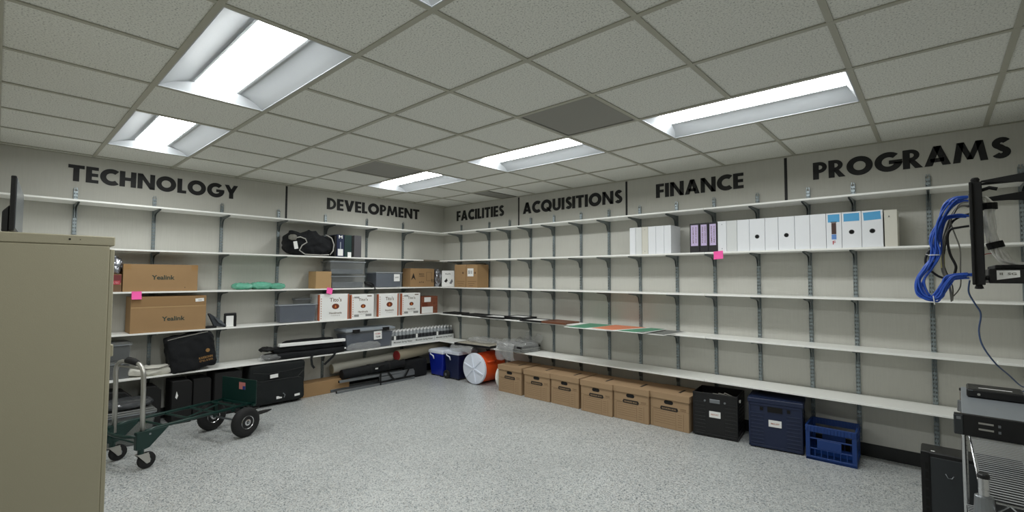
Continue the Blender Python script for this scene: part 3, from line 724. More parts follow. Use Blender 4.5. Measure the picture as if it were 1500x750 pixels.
patch(-.145, .06, .005, .10, 0, M_PAPER, t, 'white_panel'); patch(-.10, .02, .17, .24, 0, M_PAPER, t, 'white_panel'); patch(.07, .145, .12, .245, 0, M_PHOTO, t, 'photo_panel')
patch(-.14, -.04, .11, .165, 0, M_BROWNP, t, 'photo_panel')

# ------------------------------------------------------------------ left wall, lowest shelf
for k, (z0, hh, nm) in enumerate([(0, .165, 'lower'), (.167, .17, 'upper')]):
    tote('storage_bin', f'{nm} of two stacked smoky bins on the lowest shelf behind the cart handle', .26, .26, hh, onL(-4.10, .31, ZL[4] + z0), M_CLEARG, M_SMOKELID, mat('dark_contents', rgb(46, 45, 43), .8, noise_amt=.3), .9, taper=.012)
t = thing('canvas_bag', 'folded white canvas bag lying on the lowest shelf beside the black cooler bag', 'bag', **onL(-3.80, .345, ZL[4]))
link('body', soft(.40, .2, .085, nx=12, p=3, amp=.014, freq=12, seed=21), M_CANVAS, t)
MB().tube([(-.12, .02, .085), (-.05, -.002, .070), (.03, -.004, .068), (.10, .0, .082), (.14, .03, .086)], .006, 6).build('handle', M_CABLEG, t, smooth=True)
t = thing('cooler_bag', 'black insulated bag with gold print leaning over the lowest shelf edge', 'bag', (.365, -3.47, ZL[4] + .012), PI/2, tilt=(0, 0))
t.rotation_euler = (-.02, -.145, PI/2)
link('body', soft(.395, .2, .36, nx=14, p=11, amp=.016, freq=9, seed=31), M_FABRIC, t)
MB().tube([(-.19, .003, .345), (-.1, -.003, .352), (.0, -.002, .354), (.1, -.002, .356), (.15, .0, .356)], .003, 5).build('zip', M_ALU, t)
MB().tube([(.175, -.004, .30), (.188, -.008, .25), (.18, -.008, .19)], .006, 5).build('strap', M_CABLEK, t)
t2 = text('KARBONN', .12, .024, .10, -.006, .105, M_GOLD, t, bold=.03); text('GRILL & BAR', .12, .02, .10, -.006, .075, M_GOLD, t, bold=.02)
MB().lathe([(.019, -.001), (.019, 0)], (.125, -.006, .17), 'y', 14).build('logo_disc', M_GOLD, t)
# flat pile of black display cases
t = thing('case_pile', 'black padded roll cases with pale aluminium bar on the lowest shelf', 'case', **onL(-2.33, .36, ZL[4]))
link('lower_case', soft(.98, .22, .075, nx=14, p=4, amp=.012, freq=6, seed=41), M_FABRIC, t, (.02, .0, 0))
link('middle_case', soft(.86, .2, .07, nx=14, p=4, amp=.010, freq=6, seed=42), M_FABRIC, t, (.05, .03, .068))
MB().bar((-.33, .03, .165), (.47, .03, .155), .06, .034).build('aluminium_bar', M_PAPER, t, bevel=.004)
link('upper_case', soft(.62, .13, .045, nx=10, p=3.5, amp=.010, freq=8, seed=43), M_FABRIC, t, (.1, .16, .14))
link('film_end', soft(.24, .12, .07, nx=8, p=2.5, amp=.016, freq=16, seed=44), M_FILM, t, (-.42, -.01, .002))
link('clip_end', soft(.14, .08, .05, nx=8, p=2.5, amp=.02, freq=20, seed=45), M_BLACKM, t, (-.44, .05, .1))
MB().bar((.455, -.002, .055), (.475, -.002, .055), .004, .018).build('white_tag', M_PAPER, t)
for pts in ([(.05, -.002, .02), (.03, -.012, -.02), (.04, -.014, -.10), (.07, -.012, -.14)], [(.34, -.004, .03), (.31, -.014, -.02), (.24, -.016, -.075), (.19, -.014, -.115)]):
    mb = MB()
    for a, b in zip(pts[:-1], pts[1:]): mb.bar(a, b, .026, .004, (0, 1, 0))
    mb.build('strap', M_FABRIC, t)
t = tote('storage_bin', 'clear bin with grey lid and black latches beside the water packs', .73, .30, .275, onL(-1.49, .345, ZL[4]), M_CLEAR, M_GREYLID, M_NAVYIN, .82, latch=M_BLACK, taper=.045, lid_h=.025)
patch(.045, .165, .115, .225, .012, M_PAPER, t, 'paper_label', tilt=.03); text('COBA', .08, .02, .105, .0105, .19, M_REDL, t); text('TEAM', .07, .025, .105, .0105, .15, mat('ink_grey2', rgb(120, 110, 116), .7), t)
link('bubble_wrap', soft(.50, .06, .10, nx=10, p=2.6, amp=.02, freq=14, seed=51), M_FILM, t, (-.1, -.02, .0))
# shrink-wrapped water packs
BOT = MB().lathe([(.0285, 0), (.030, .004), (.030, .06), (.0285, .065), (.030, .07), (.030, .13), (.024, .155), (.013, .175), (.0125, .185)], seg=12).mesh('bottle', smooth=True)
LAB = MB().lathe([(.0304, .075), (.0306, .076), (.0306, .128), (.0304, .129)], seg=12).mesh('bottle_label', smooth=True)
CAPM = MB().lathe([(.0135, .178), (.0140, .18), (.0140, .199), (.012, .201)], seg=10).mesh('cap')
M_BLABEL = mat('bottle_label', rgb(46, 48, 52), .5); M_CAPW = mat('cap_white', rgb(238, 238, 238), .4)
for i, (y, lb) in enumerate([(-.975, 'pack of bottled spring water nearest the clear latched bin'), (-.60, 'middle pack of bottled spring water on the lowest shelf'), (-.215, 'pack of bottled spring water in the shelf corner')]):
    t = thing('water_pack', lb, 'water pack', group='packs of bottled water', **onL(y, .325 - .01 * i, ZL[4]))
    for r_ in range(3):
        for c in range(6):
            b = link('bottle', BOT, M_WATER, t, (-.155 + .062 * c, .035 + .062 * r_, .001))
            link('bottle_cap', CAPM, M_CAPW, b); link('bottle_label', LAB, M_BLABEL, b)
    MB().box(-.187, .187, .0006, .0018, .0, .072).build('wrap_band', mat('wrap_white', rgb(224, 226, 226), .3, alpha=.93), t)
    text('Mountain Spring Water', .31, .028, 0, .0004, .038, M_INKG, t, bold=.02)
    patch(-.15, -.118, .075, .13, .003, M_PAPER, t, 'white_mark')

# ------------------------------------------------------------------ under the left shelves
t = tote('storage_bin', 'clear bin with green label on the floor behind the hand truck casters', .42, .36, .30, onL(-4.07, .80, 0), M_CLEARG, M_SMOKELID, mat('olive_contents', rgb(96, 100, 90), .7, noise_amt=.3), .85, taper=.03, lid_h=.03)
patch(.115, .145, .175, .20, .012, mat('green_mark', rgb(120, 160, 60), .6), t, 'green_mark')
tag(link('film_roll', soft(.42, .30, .07, nx=10, p=3, amp=.012, freq=12, seed=61), mat('dark_film', rgb(70, 72, 75), .15, alpha=.85, bump=.8, bump_scale=20), None, (.77, -4.07, .302), PI/2), 'bundle of dark clear film on the floor bin', 'film')
def slab(name, lbl, y, off, w, d, h, tilt=0.0, cut=0.0, cat='case', hole=False):
    t = thing(name, lbl, cat, **onL(y, off, 0))
    prof = [(-w/2, 0), (w/2, 0), (w/2, h - cut), (w/2 - cut * .8, h - cut * .15), (-w/2, h)]
    prof = [(a + tilt * b, b) for a, b in prof]
    MB().prism(prof, 0, d, 'y').build('shell', M_BLACKM, t, bevel=.006)
    MB().box(-w/2 + .02, w/2 - .02, -.004, 0, .02, .05).build('foot_rail', M_BLACK, t)
    if hole: MB().prism([(-.055, h*.62), (-.045, h*.76), (-.032, h*.66), (-.042, h*.58)], -.002, -.0005, 'y').build('white_mark', M_PAPER, t)
    return t
slab('slanted_case', 'black slanted case under the lowest shelf, seen through the cart handle', -4.02, .36, .24, .25, .40, cut=.14)
slab('flat_panel_case', 'tall narrow black case under the lowest shelf beside the cart handle', -3.80, .32, .13, .22, .40, cut=.05)
slab('file_rack', 'black open-topped rack with white triangular gap under the shelf', -3.575, .35, .17, .25, .42, cut=.03, hole=True)
slab('file_rack', 'black open-topped rack right of the one with a white gap', -3.395, .32, .16, .25, .41, cut=.02)
slab('equipment_case', 'black equipment case behind the hand truck toe plate', -3.16, .33, .26, .28, .44, cut=.01)
t = thing('padded_case', 'large black padded carry case with white tags under the lowest shelf', 'case', **onL(-2.66, .37, 0))
link('body', soft(.60, .22, .455, nx=12, p=18, amp=.010, freq=5, seed=71), mat('charcoal_nylon', rgb(15, 20, 21), .85, bump=.4, bump_scale=50), t, (0, .02, .02))
link('front_pocket', soft(.54, .05, .26, nx=10, p=8, amp=.008, freq=6, seed=72), mat('charcoal_nylon', rgb(15, 20, 21), .85), t, (0, -.008, .03))
for x in (-.2, .2): MB().box(x - .03, x + .03, .05, .2, 0, .025).build('foot', M_RUBBER, t)
MB().tube([(-.27, .004, .39), (-.12, -.004, .365), (.1, -.004, .375), (.28, .004, .39)], .004, 5).build('zip', M_BLACK, t)
MB().tube([(-.27, .0, .31), (-.2, -.012, .29), (.2, -.012, .29), (.27, -.005, .36)], .003, 5).build('zip', M_BLACK, t)
for x, z, w, h, ti in [(-.06, .335, .085, .04, .05), (.0, .09, .06, .03, .04), (.2, .085, .06, .025, .06)]: patch(x - w/2, x + w/2, z - h/2, z + h/2, -.010, M_PAPER, t, 'white_tag', tilt=ti)
MB().tube([(.04, -.012, .13), (.06, -.02, .11), (.05, -.018, .08)], .006, 6).build('buckle', M_STEEL, t)
t = carton('flat_carton', 'flat cardboard carton on the floor beside the black padded case', .62, .2, .16, onL(-2.06, .27, 0), m=M_CARD)
def roll(name, lbl, cat, p0, p1, r, m, endm, endname='end_cap', extra=None, seg=18):
    p0, p1 = Vector(p0), Vector(p1); t = thing(name, lbl, cat, (p0.x, p0.y, p0.z)); d = p1 - p0
    pts = [d * (i / 10) for i in range(11)]
    rs = [r * (1 + .02 * math.sin(i * 2.1)) for i in range(11)]
    sharp(MB().tube(pts, rs, seg).build('roll', m, t)); u = d.normalized()
    MB().tube([-u * .006, u * .004], r * .93, seg).build(endname, endm, t)
    if extra: extra(t, d)
    return t
roll('fabric_roll', 'grey-white rolled mat lying behind the long black tube bag', 'roll', (.13, -1.92, .265), (.13, -1.0, .31), .062, mat('mat_grey', rgb(186, 184, 174), .8), M_BEIGE)
def straps(t, d):
    for q in (.42, .72): MB().tube([d * (q - .02), d * (q + .02)], .068, 16).build('strap', M_BLACKM, t)
    MB().tube([d*.42 + Vector((.05, 0, .04)), d*.5 + Vector((.075, 0, .03)), d*.62 + Vector((.07, 0, .045))], .01, 6).build('handle', M_BLACKM, t)
    c = d * .5; MB().box(c.x + .064, c.x + .068, c.y - .02, c.y + .02, c.z - .002, c.z + .018).build('white_tag', M_PAPER, t)
roll('tube_bag', 'long black tube bag lying on grey poles under the DEVELOPMENT shelves', 'bag', (.28, -1.86, .205), (.28, -.945, .235), .062, M_FABRIC, M_BLACKM, extra=straps)
roll('rug_roll', 'rolled rug with beige back and dark red end near the coolers', 'roll', (.27, -1.04, .345), (.13, -.05, .37), .074, M_BEIGE, M_REDF)
def pole(lbl, p0, p1, w, h):
    t = thing('display_pole', lbl, 'pole', p0, group='grey metal display poles'); d = Vector(p1) - Vector(p0)
    MB().bar((0, 0, 0), d, w, h).build('tube', M_STEEL, t, bevel=.003)
    MB().bar(-d.normalized() * .002, d.normalized() * .012, w * .9, h * .9).build('end_cap', M_BLACKM, t)
    return t
pole('upper front grey metal pole under the black tube bag', (.34, -1.93, .135), (.33, -.80, .125), .03, .03)
pole('lowest front grey metal pole lying on the floor', (.36, -1.97, .016), (.34, -.79, .016), .03, .03)
pole('rear grey metal pole lying on the floor below the carton', (.26, -2.0, .02), (.25, -.80, .02), .03, .035)
pole('rear upper grey metal pole under the black tube bag', (.25, -1.96, .135), (.24, -.82, .13), .03, .03)
pole('flat grey metal rail between the poles near the coolers', (.335, -1.36, .075), (.34, -.79, .085), .02, .06)
t = thing('lashing_strap', 'black straps tying the grey display poles together', 'strap', (.35, -1.35, 0))
for y0, y1, z0, z1 in [(0, 0, .0, .155), (.12, .22, .15, .03), (.45, .38, .15, .04)]: MB().bar((.012, y0, z0 + .003), (.012, y1, z1), .022, .006, (1, 0, 0)).build('band', M_BLACKM, t)
MB().bar((.012, 0, .035), (.012, .52, .045), .012, .010, (1, 0, 0)).build('band', M_BLACKM, t)
t = thing('black_duffel', 'black soft case on the floor in the corner behind blue cooler', 'bag', (.18, -.93, 0), 0)
link('body', soft(.25, .41, .26, nx=10, p=9, amp=.008, freq=6, seed=81), M_FABRIC, t, (0, 0, 0))
MB().cyl((.09, -.02, .03), (.09, .0, .03), .03, 14).build('wheel', M_STEEL, t)

# ------------------------------------------------------------------ coolers in the corner
def cooler(lbl, x0, x1, y0, y1, h, m, wheels=False, taper=.02):
    t = thing('cooler', lbl, 'cooler', ((x0+x1)/2, y0, 0)); w, d = x1 - x0, y1 - y0
    MB().frustum((-w/2+taper, w/2-taper, taper, d-taper), (-w/2, w/2, 0, d), .012, h - .055).build('tub', m, t, bevel=.012, segs=2)
    MB().box(-w/2 - .004, w/2 + .004, -.004, d + .004, h - .055, h - .012).frustum((-w/2, w/2, 0, d), (-w/2 + .02, w/2 - .02, .02, d - .02), h - .012, h).build('lid', M_COOLW, t, bevel=.008, segs=2)
    if wheels:
        MB().lathe([(.055, 0), (.06, .006), (.06, .034), (.055, .04)], (-w/2 + .05, -.014, .06), 'y', 20).build('wheel', M_RUBBER, t)
        MB().lathe([(.02, 0), (.02, .004)], (-w/2 + .05, -.018, .06), 'y', 14).build('hub', M_STEEL, t)
    MB().tube([(-w/2 + .05, -.006, h - .06), (-w/2 + .09, -.03, h - .07), (-w/2 + .15, -.032, h - .085), (-w/2 + .155, -.02, h - .13)], .009, 8).build('handle', M_COOLW, t, smooth=True)
    for s in (-1, 1): MB().box(s*w*.3 - .03, s*w*.3 + .03, .03, .06, 0, .014).build('foot', M_BLACKM, t)
    return t
cooler('blue cooler with white lid beside the rolled rug', .275, .60, -.49, -.18, .385, M_BLUE, taper=.03)
cooler('larger navy wheeled cooler with pale lid beside the orange drum', .625, .925, -.475, -.11, .405, M_NAVY, wheels=True)
t = thing('beverage_drum', 'orange insulated drink drum lying on its side with white lid', 'drink cooler', (1.235, -.47, .212))
t.rotation_euler = (0, math.radians(18), math.radians(2))
sharp(MB().lathe([(.185, .03), (.192, .05), (.200, .2), (.203, .40), (.195, .43)], (0, 0, 0), 'y', 40).build('barrel', M_ORANGE, t))
sharp(MB().lathe([(.19, -.005), (.205, 0), (.208, .01), (.208, .032), (.20, .036)], (0, 0, 0), 'y', 40).build('lid', M_COOLW, t))
for a in range(3):
    an = a * PI / 3
    MB().bar((-.185*math.cos(an), -.006, -.185*math.sin(an)), (.185*math.cos(an), -.006, .185*math.sin(an)), .020, .022, (0, 1, 0)).build('lid_rib', M_COOLW, t, bevel=.003)
MB().tube([(.14, .075, .148), (.165, .08, .165), (.17, .15, .168), (.165, .21, .16), (.14, .215, .15)], .012, 8).build('handle', M_ORANGE, t, smooth=True)
t = thing('round_plastic_disc', 'white round lid standing between the orange drum and first file box', 'lid', (1.66, -.338, .165))
sharp(MB().lathe([(.135, 0), (.16, .008), (.16, .03), (.145, .04)], (0, 0, 0), 'x', 36).build('disc', M_WALLRED, t)); MB().lathe([(.03, -.012), (.03, 0)], (0, 0, 0), 'x', 16).build('boss', M_WALLRED, t)
# framed pictures in film, on the lowest shelf and overhanging
t = thing('framed_picture', 'framed picture in plastic film overhanging the lowest shelf above the navy cooler', 'picture frame', (1.17, -.46, .499), math.radians(4))
def pframe(t, w, d, z, m, face, fr=.03, th=.022):
    mb = MB()
    for a, b, c, e in [(-w/2, w/2, 0, fr), (-w/2, w/2, d - fr, d), (-w/2, -w/2 + fr, fr, d - fr), (w/2 - fr, w/2, fr, d - fr)]: mb.box(a, b, c, e, z, z + th)
    mb.build('frame', m, t, bevel=.003)
    MB().box(-w/2 + fr, w/2 - fr, fr, d - fr, z + .004, z + th - .006).build('picture', face, t)
pframe(t, .66, .40, .0, M_BLACK, mat('art_paper', rgb(196, 192, 182), .6, noise_amt=.15), .016, .03)
link('film', soft(.56, .26, .065, nx=14, p=3, amp=.03, freq=9, seed=91), M_FILM, t, (.02, .12, .031))
MB().box(-.30, .3, .06, .34, .0255, .031).build('paper_sheet', mat('aged_paper', rgb(170, 164, 150), .7, noise_amt=.3), t)
t = thing('plastic_film', 'clear plastic film draped below the framed picture onto the coolers', 'film', (1.0, -.49, .415), math.radians(4))
def sheet(w, pts, seed, amp, nx=20):
    """draped strip: pts = (y,z) profile, swept along x with crumple"""
    mb = MB(); m_ = len(pts); vs_ = []
    for i in range(nx + 1):
        x = -w/2 + w * i / nx
        for (y, z) in pts:
            n = noise.noise_vector(Vector((x*11 + seed, y*11, z*11 + seed))) * amp
            vs_.append((x + n.x * .5, y + n.y, z + n.z))
    fs_ = [(i*m_ + j, (i+1)*m_ + j, (i+1)*m_ + j + 1, i*m_ + j + 1) for i in range(nx) for j in range(m_ - 1)]
    return mb.add(vs_, fs_)
o = sheet(.42, [(-.02, .0), (-.018, .03), (-.01, .06), (.03, .085), (.10, .088)], 4, .022).build('sheet', M_FILM, t, smooth=True); o.modifiers.new('thickness', 'SOLIDIFY').thickness = .002
t = thing('wrapped_frames', 'stack of frames in crumpled clear plastic hanging over the first file box', 'wrapped frames', (1.80, -.40, .50), math.radians(-6))
for k in range(3): pframe(t, .46, .36, .002 + k * .026, M_BOARDGR if k < 2 else M_BLACK, M_BOARDGR, .03, .022)
link('wrap', soft(.54, .42, .125, nx=16, p=3, amp=.04, freq=8, seed=95), M_FILM, t, (0, -.01, -.002))
o = sheet(.36, [(.05, .10), (-.01, .085), (-.03, .04), (-.04, -.02), (-.045, -.07), (-.03, -.11)], 9, .04).build('hanging_film', M_FILM, t, (-.02, -.01, 0), smooth=True); o.modifiers.new('thickness', 'SOLIDIFY').thickness = .002
o = sheet(.30, [(.30, .10), (.33, .15), (.35, .19)], 13, .05).build('film_corner', M_FILM, t, (.12, 0, 0), smooth=True); o.modifiers.new('thickness', 'SOLIDIFY').thickness = .002

# ------------------------------------------------------------------ file boxes and crates along the right wall
def file_box():
    t = thing('file_box', 'x', 'file box', group='kraft file storage boxes'); w, d, h = .385, .37, .335
    MB().box(-w/2, w/2, 0, d, 0, h - .06).build('body', M_FILE, t, bevel=.003)
    mb = MB(); lw = w/2 + .008
    mb.box(-lw, lw, -.010, d + .008, h - .006, h).box(-lw, lw, -.010, -.004, h - .06, h - .006).box(-lw, lw, d + .002, d + .008, h - .06, h - .006).box(-lw, -lw + .005, -.004, d + .002, h - .06, h - .006).box(lw - .005, lw, -.004, d + .002, h - .06, h - .006)
    L_ = mb.build('lid', M_FILE, t, bevel=.002)
    for x, w2 in ((.06, .02),): MB().box(x - .012, x + .012, .10, .25, h, h + .0008).build('lid_slot', M_INK, L_)
    # handle hole and oval brand plate on the front
    z = h - .085
    def pill(cx, cz, a, b, y, m, nm, th=.0015):
        n = 10; pts = []
        for k in range(n + 1): pts.append((cx + a - b + b * math.cos(-PI/2 + PI*k/n), cz + b * math.sin(-PI/2 + PI*k/n)))
        for k in range(n + 1): pts.append((cx - a + b + b * math.cos(PI/2 + PI*k/n), cz + b * math.sin(PI/2 + PI*k/n)))
        MB().prism(pts, y - th, y, 'y').build(nm, m, t)
    pill(-.005, z, .045, .018, 0, M_HOLE, 'hand_hole')
    MB().prism([(-.09, z - .062), (-.08, z - .078), (.08, z - .078), (.09, z - .062), (.08, z - .041), (-.08, z - .041)], -.0012, 0, 'y').build('brand_plate', M_INK, t)
    text('BANKERS BOX', .14, .015, 0, -.0012, z - .060, M_FILE, t, bold=.02)
    ln = MB()
    for k in range(6): ln.box(-.15, .06, -.0006, 0, .155 - .022 * k, .1565 - .022 * k)
    for k in range(6): ln.box(.085, .125, -.0006, 0, .145 - .022 * k, .147 - .022 * k)
    ln.box(-.16, -.08, -.0006, 0, .172, .176).box(.11, .165, -.0006, 0, .205, .209).box(.11, .165, -.0006, 0, .193, .196)
    for a in ((-.165, -.1635, .01, .165), (.065, .0665, .01, .165), (.14, .1415, .01, .165)): ln.box(a[0], a[1], -.0006, 0, a[2], a[3])
    ln.box(-w/2 + .002, w/2 - .002, -.0005, 0, .184, .1855)
    ln.build('printed_form', M_INKB, t)
    return t
FB = file_box()
spots = [(1.905, -.482, 0), (2.345, -.488, .01), (2.745, -.48, -.01), (3.173, -.50, .0), (3.566, -.478, .012), (3.957, -.452, -.004)]
lbls = ['leftmost kraft file box, under the crumpled plastic', 'second kraft file box from the left', 'third kraft file box from the left', 'fourth kraft file box from the left', 'fifth kraft file box from the left', 'rightmost kraft file box, beside the black crate']
for i, (x, y, a) in enumerate(spots):
    o = FB if i == 0 else copy_tree(FB)
    o.location = (x, y, 0); o.rotation_euler.z = a; o['label'] = lbls[i]

def folding_crate(lbl, cx, fy, w, d, h, m, rz, lid):
    t = thing('folding_crate', lbl, 'crate', (cx, fy, 0), rz)
    tk = .012; H1 = h - (.04 if lid else 0)
    panels = [((-w/2, w/2, 0, tk), 'front_panel'), ((-w/2, w/2, d - tk, d), 'rear_panel'), ((-w/2, -w/2 + tk, tk, d - tk), 'side_panel'), ((w/2 - tk, w/2, tk, d - tk), 'side_panel')]
    for q, nm in panels: MB().box(*q, .012, H1).build(nm, m, t, bevel=.003)
    MB().box(-w/2 + tk, w/2 - tk, tk, d - tk, .012, .024).build('floor_panel', m, t)
    ribs = MB()                                             # moulded relief on the front and right side
    for k in range(9):
        z = .04 + k * (H1 - .10) / 9
        ribs.box(-w/2 + .015, -.085, -.004, 0, z, z + .010).box(.085, w/2 - .015, -.004, 0, z, z + .010)
        ribs.box(w/2, w/2 + .004, .03, d - .03, z, z + .010)
    for x in (-w/2 + .002, w/2 - .014): ribs.box(x, x + .012, -.005, 0, .012, H1)
    ribs.box(-w/2, w/2, -.005, 0, .012, .03).box(-w/2, w/2, -.005, 0, H1 - .02, H1)
    ribs.build('ribs', m, t, bevel=.001)
    for s in (-1, 1):
        for y in (.03, d - .03): MB().box(s*(w/2 - .03) - .02, s*(w/2 - .03) + .02, y - .02, y + .02, 0, .012).build('foot', m, t)
    if lid:
        MB().box(-w/2 - .008, w/2 + .008, -.008, d + .004, h - .04, h).build('lid', m, t, bevel=.005)
        MB().box(-w/2 + .01, w/2 - .01, .02, d - .02, h, h + .004).build('lid_panel', m, t)
        MB().box(-.055, .055, -.0065, .0, h - .105, h - .06).build('hand_hole', M_HOLE, t)
        for s in (-1, 1): MB().box(s*.1 - .012, s*.1 + .012, -.0065, .0, h - .095, h - .07).build('latch', M_HOLE, t)
    else:
        MB().box(-.045, .045, -.0065, 0, h - .085, h - .05).build('latch_plate', M_STEEL, t, bevel=.003)
        for s in (-1, 1): MB().lathe([(.009, -.008), (.009, 0)], (s*.085, 0, h - .07), 'y', 10).build('rivet', M_STEEL, t)
        MB().box(w/2 + .002, w/2 + .012, .05, .08, h - .06, h - .04).build('side_latch', M_CANVAS, t)
        MB().box(-w/2 + tk, w/2 - tk, tk, d - tk, h - .10, h - .095).build('contents', M_BLACKM, t)
        for k in range(3): MB().tube([(-.08 + .05*k, .06, h - .09), (-.02 + .05*k, .03, h - .005 + .01*k), (.1 + .02*k, .04, h - .01), (.16, .07, h - .09)], .005, 5).build('wire', M_CABLEG, t, smooth=True)
    patch(-.048, .048, h*.53 - .028, h*.53 + .028, -.004, M_PAPER, t, 'name_label', .002)
    text('RESORT' if not lid else 'SMALLEST', .065, .013, 0, -.0061, h*.53, M_RUST, t, bold=.01)
    return t
folding_crate('black folding crate with white label and open top, right of the file boxes', 4.372, -.412, .385, .32, .395, M_BLACK, .115, False)
folding_crate('navy lidded folding crate with white label', 4.855, -.385, .40, .30, .42, M_CRATEN, .135, True)
# milk crate
t = thing('milk_crate', 'blue open lattice milk crate, rightmost on the floor', 'crate', (5.245, -.392, 0), .03)
w, d, h = .335, .30, .27
MB().box(-w/2, w/2, 0, d, .004, .016).build('floor_panel', M_CRATEB, t)
def lattice(name, x0, x1, z0, z1, horizontal_frame):
    mb = MB()
    mb.box(x0, x1, -.012, 0, z0, z0 + .03).box(x0, x1, -.014, 0, z1 - .05, z1)
    mb.box(x0, x0 + .03, -.012, 0, z0 + .03, z1 - .05).box(x1 - .03, x1, -.012, 0, z0 + .03, z1 - .05)
    mb.box(x0 + .03, x1 - .03, -.009, -.002, z0 + .085, z0 + .095).box(x0 + .03, x1 - .03, -.009, -.002, z1 - .105, z1 - .095)
    n = max(3, int((x1 - x0) / .045))
    for i in range(1, n): x = x0 + .02 + (x1 - x0 - .04) * i / n; mb.box(x - .003, x + .003, -.009, -.002, z0 + .03, z0 + .085)
    mb.box((x0+x1)/2 - .09, (x0+x1)/2 + .07, -.011, -.002, z0 + .095, z1 - .105)
    for i in range(int((x1 - x0) / .022)): x = x0 + .01 + i * .022; mb.box(x, x + .006, -.018, -.014, z1 - .048, z1 - .006)
    return mb
lattice('f', -w/2, w/2, 0.0, h, True).build('front_panel', M_CRATEB, t, (0, .012, 0), bevel=.0015)
lattice('b', -w/2, w/2, 0.0, h, True).build('rear_panel', M_CRATEB, t, (0, d, 0))
o = lattice('s', -d/2 + .012, d/2 - .012, 0.0, h, True).build('side_panel', M_CRATEB, t, (w/2 - .012, d/2, 0), PI/2, bevel=.0015)
o = lattice('s', -d/2 + .012, d/2 - .012, 0.0, h, True).build('side_panel', M_CRATEB, t, (-w/2 + .012, d/2, 0), -PI/2, bevel=.0015)

# ------------------------------------------------------------------ frames and boards on the second lowest right shelf
def flat_frame(lbl, x, y, w, d, z, m, face, rz=0, th=.02, fr=.035):
    t = thing('picture_frame', lbl, 'picture frame', (x, y, z), rz, group='picture frames lying on the FACILITIES shelf'); pframe(t, w, d, 0, m, face, fr, th); return t
zz = ZR[3]
flat_frame('black frame lying in the shelf corner, leftmost of the flat frames', .50, -.27, .34, .24, zz, M_BLACK, M_BLACKM, .02)
flat_frame('black frame second from the corner on the shelf', .98, -.30, .42, .28, zz, M_BLACK, M_BLACKM, -.03)
flat_frame('black frame with white mat lying overhanging the shelf edge', 1.42, -.325, .44, .29, zz, M_BLACK, M_PAPER, .03)
flat_frame('black frame with white mat third from the brown frame', 1.80, -.30, .36, .26, zz + .021, M_BLACK, M_PAPER, -.06)
flat_frame('wide black frame with grey mat left of the brown frame', 2.12, -.345, .34, .30, zz, M_BLACK, M_PAPER, .04)
flat_frame('brown wooden frame lying beside the white boards', 2.48, -.355, .36, .30, zz, M_FRAMEBR, M_FRAMEBR, -.03, .024)
def foam(lbl, x, y, w, d, z, rz, faces):
    t = thing('foam_board', lbl, 'board', (x, y, z), rz, group='printed foam boards on the shelf')
    MB().box(-w/2, w/2, 0, d, 0, .006).build('board', M_PAPER, t, bevel=.001)
    for (poly, m, nm) in faces: MB().prism(poly, .006, .0066, 'z').build(nm, m, t)
foam('plain white board lying between brown frame and printed boards', 2.80, -.32, .36, .29, zz, .02, [])
foam('white foam board with green and orange print overhanging the shelf', 3.14, -.60, .62, .56, zz + .007, .03,
     [([(-.30, .02), (-.06, .02), (.06, .54), (-.30, .54)], M_BOARDG, 'green_print'), ([(.0, .02), (.30, .02), (.30, .54), (.12, .54)], M_BOARDO, 'orange_print')])
foam('foam board with orange and green print, topmost of the overhanging boards', 3.46, -.60, .62, .50, zz + .015, -.04,
     [([(-.30, .01), (-.04, .01), (.10, .49), (-.30, .49)], M_BOARDO, 'orange_print'), ([(.0, .01), (.22, .01), (.30, .30), (.30, .49), (.14, .49)], M_BOARDG, 'green_print'), ([(.225, .01), (.30, .01), (.30, .28)], M_BOARDGR, 'grey_print')])
t = foam('grey-edged foam board, rightmost of the overhanging boards', 3.74, -.50, .40, .44, zz + .001, -.10, [([(-.19, .01), (.19, .01), (.19, .43), (-.19, .43)], M_BOARDGR, 'grey_print')])

# ------------------------------------------------------------------ binders on the second highest right shelf
def binder(lbl, x0, x1, h, m, front=.272, depth=.235, label=None, hole=False, note=None, marks=None, lean=0.0, group='binders on the second highest shelf'):
    w = x1 - x0 - .003; t = thing('binder', lbl, 'binder', ((x0 + x1)/2, -front, ZR[1]), 0, group=group)
    if lean: t.rotation_euler.y = lean
    for s in (-1, 1):
        a, b = sorted((s * w/2, s * (w/2 - .004))); MB().box(a, b, .002, depth, 0, h).build('cover', m, t, bevel=.001)
    MB().box(-w/2, w/2, 0, .004, 0, h).build('spine', m, t, bevel=.0015)
    MB().box(-w/2 + .006, w/2 - .006, .012, depth - .012, .006, h - .012).build('pages', M_PAPER, t)
    if hole:
        MB().lathe([(.016, -.0012), (.016, 0)], (.0, 0, h * .44), 'y', 18).build('finger_hole', M_HOLE, t)
        MB().lathe([(.019, -.0006), (.019, 0)], (.0, 0, h * .44), 'y', 18).build('hole_ring', M_STEEL, t)
    if note: patch(-w/2 + .012 + note[0], w/2 - .012 + note[0], h - .075, h - .012, 0, M_BLUENOTE, t, 'blue_note', .0015, note[1])
    if label: label(t, w, h)
    if marks:
        for z in (.03, h - .03): MB().lathe([(.004, -.0012), (.004, 0)], (0, 0, z), 'y', 8).build('rivet', M_STEEL, t)
    return t
X = [3.457, 3.526, 3.598, 3.669, 3.755, 3.844, 3.918]
L1 = ['narrow white binder at the left end of the binder row', 'white binder with wrinkled spine, second in the row', 'cream white binder with spine rivets, third in the row', 'white binder fourth in the left group', 'white binder fifth in the left group', 'white binder with grey side visible, last of the left group']
for i in range(6): binder(L1[i], X[i], X[i+1], .288, [M_BINDW, M_BINDW2, M_BINDG, M_BINDW, M_BINDW, M_BINDW][i], marks=(i == 2))
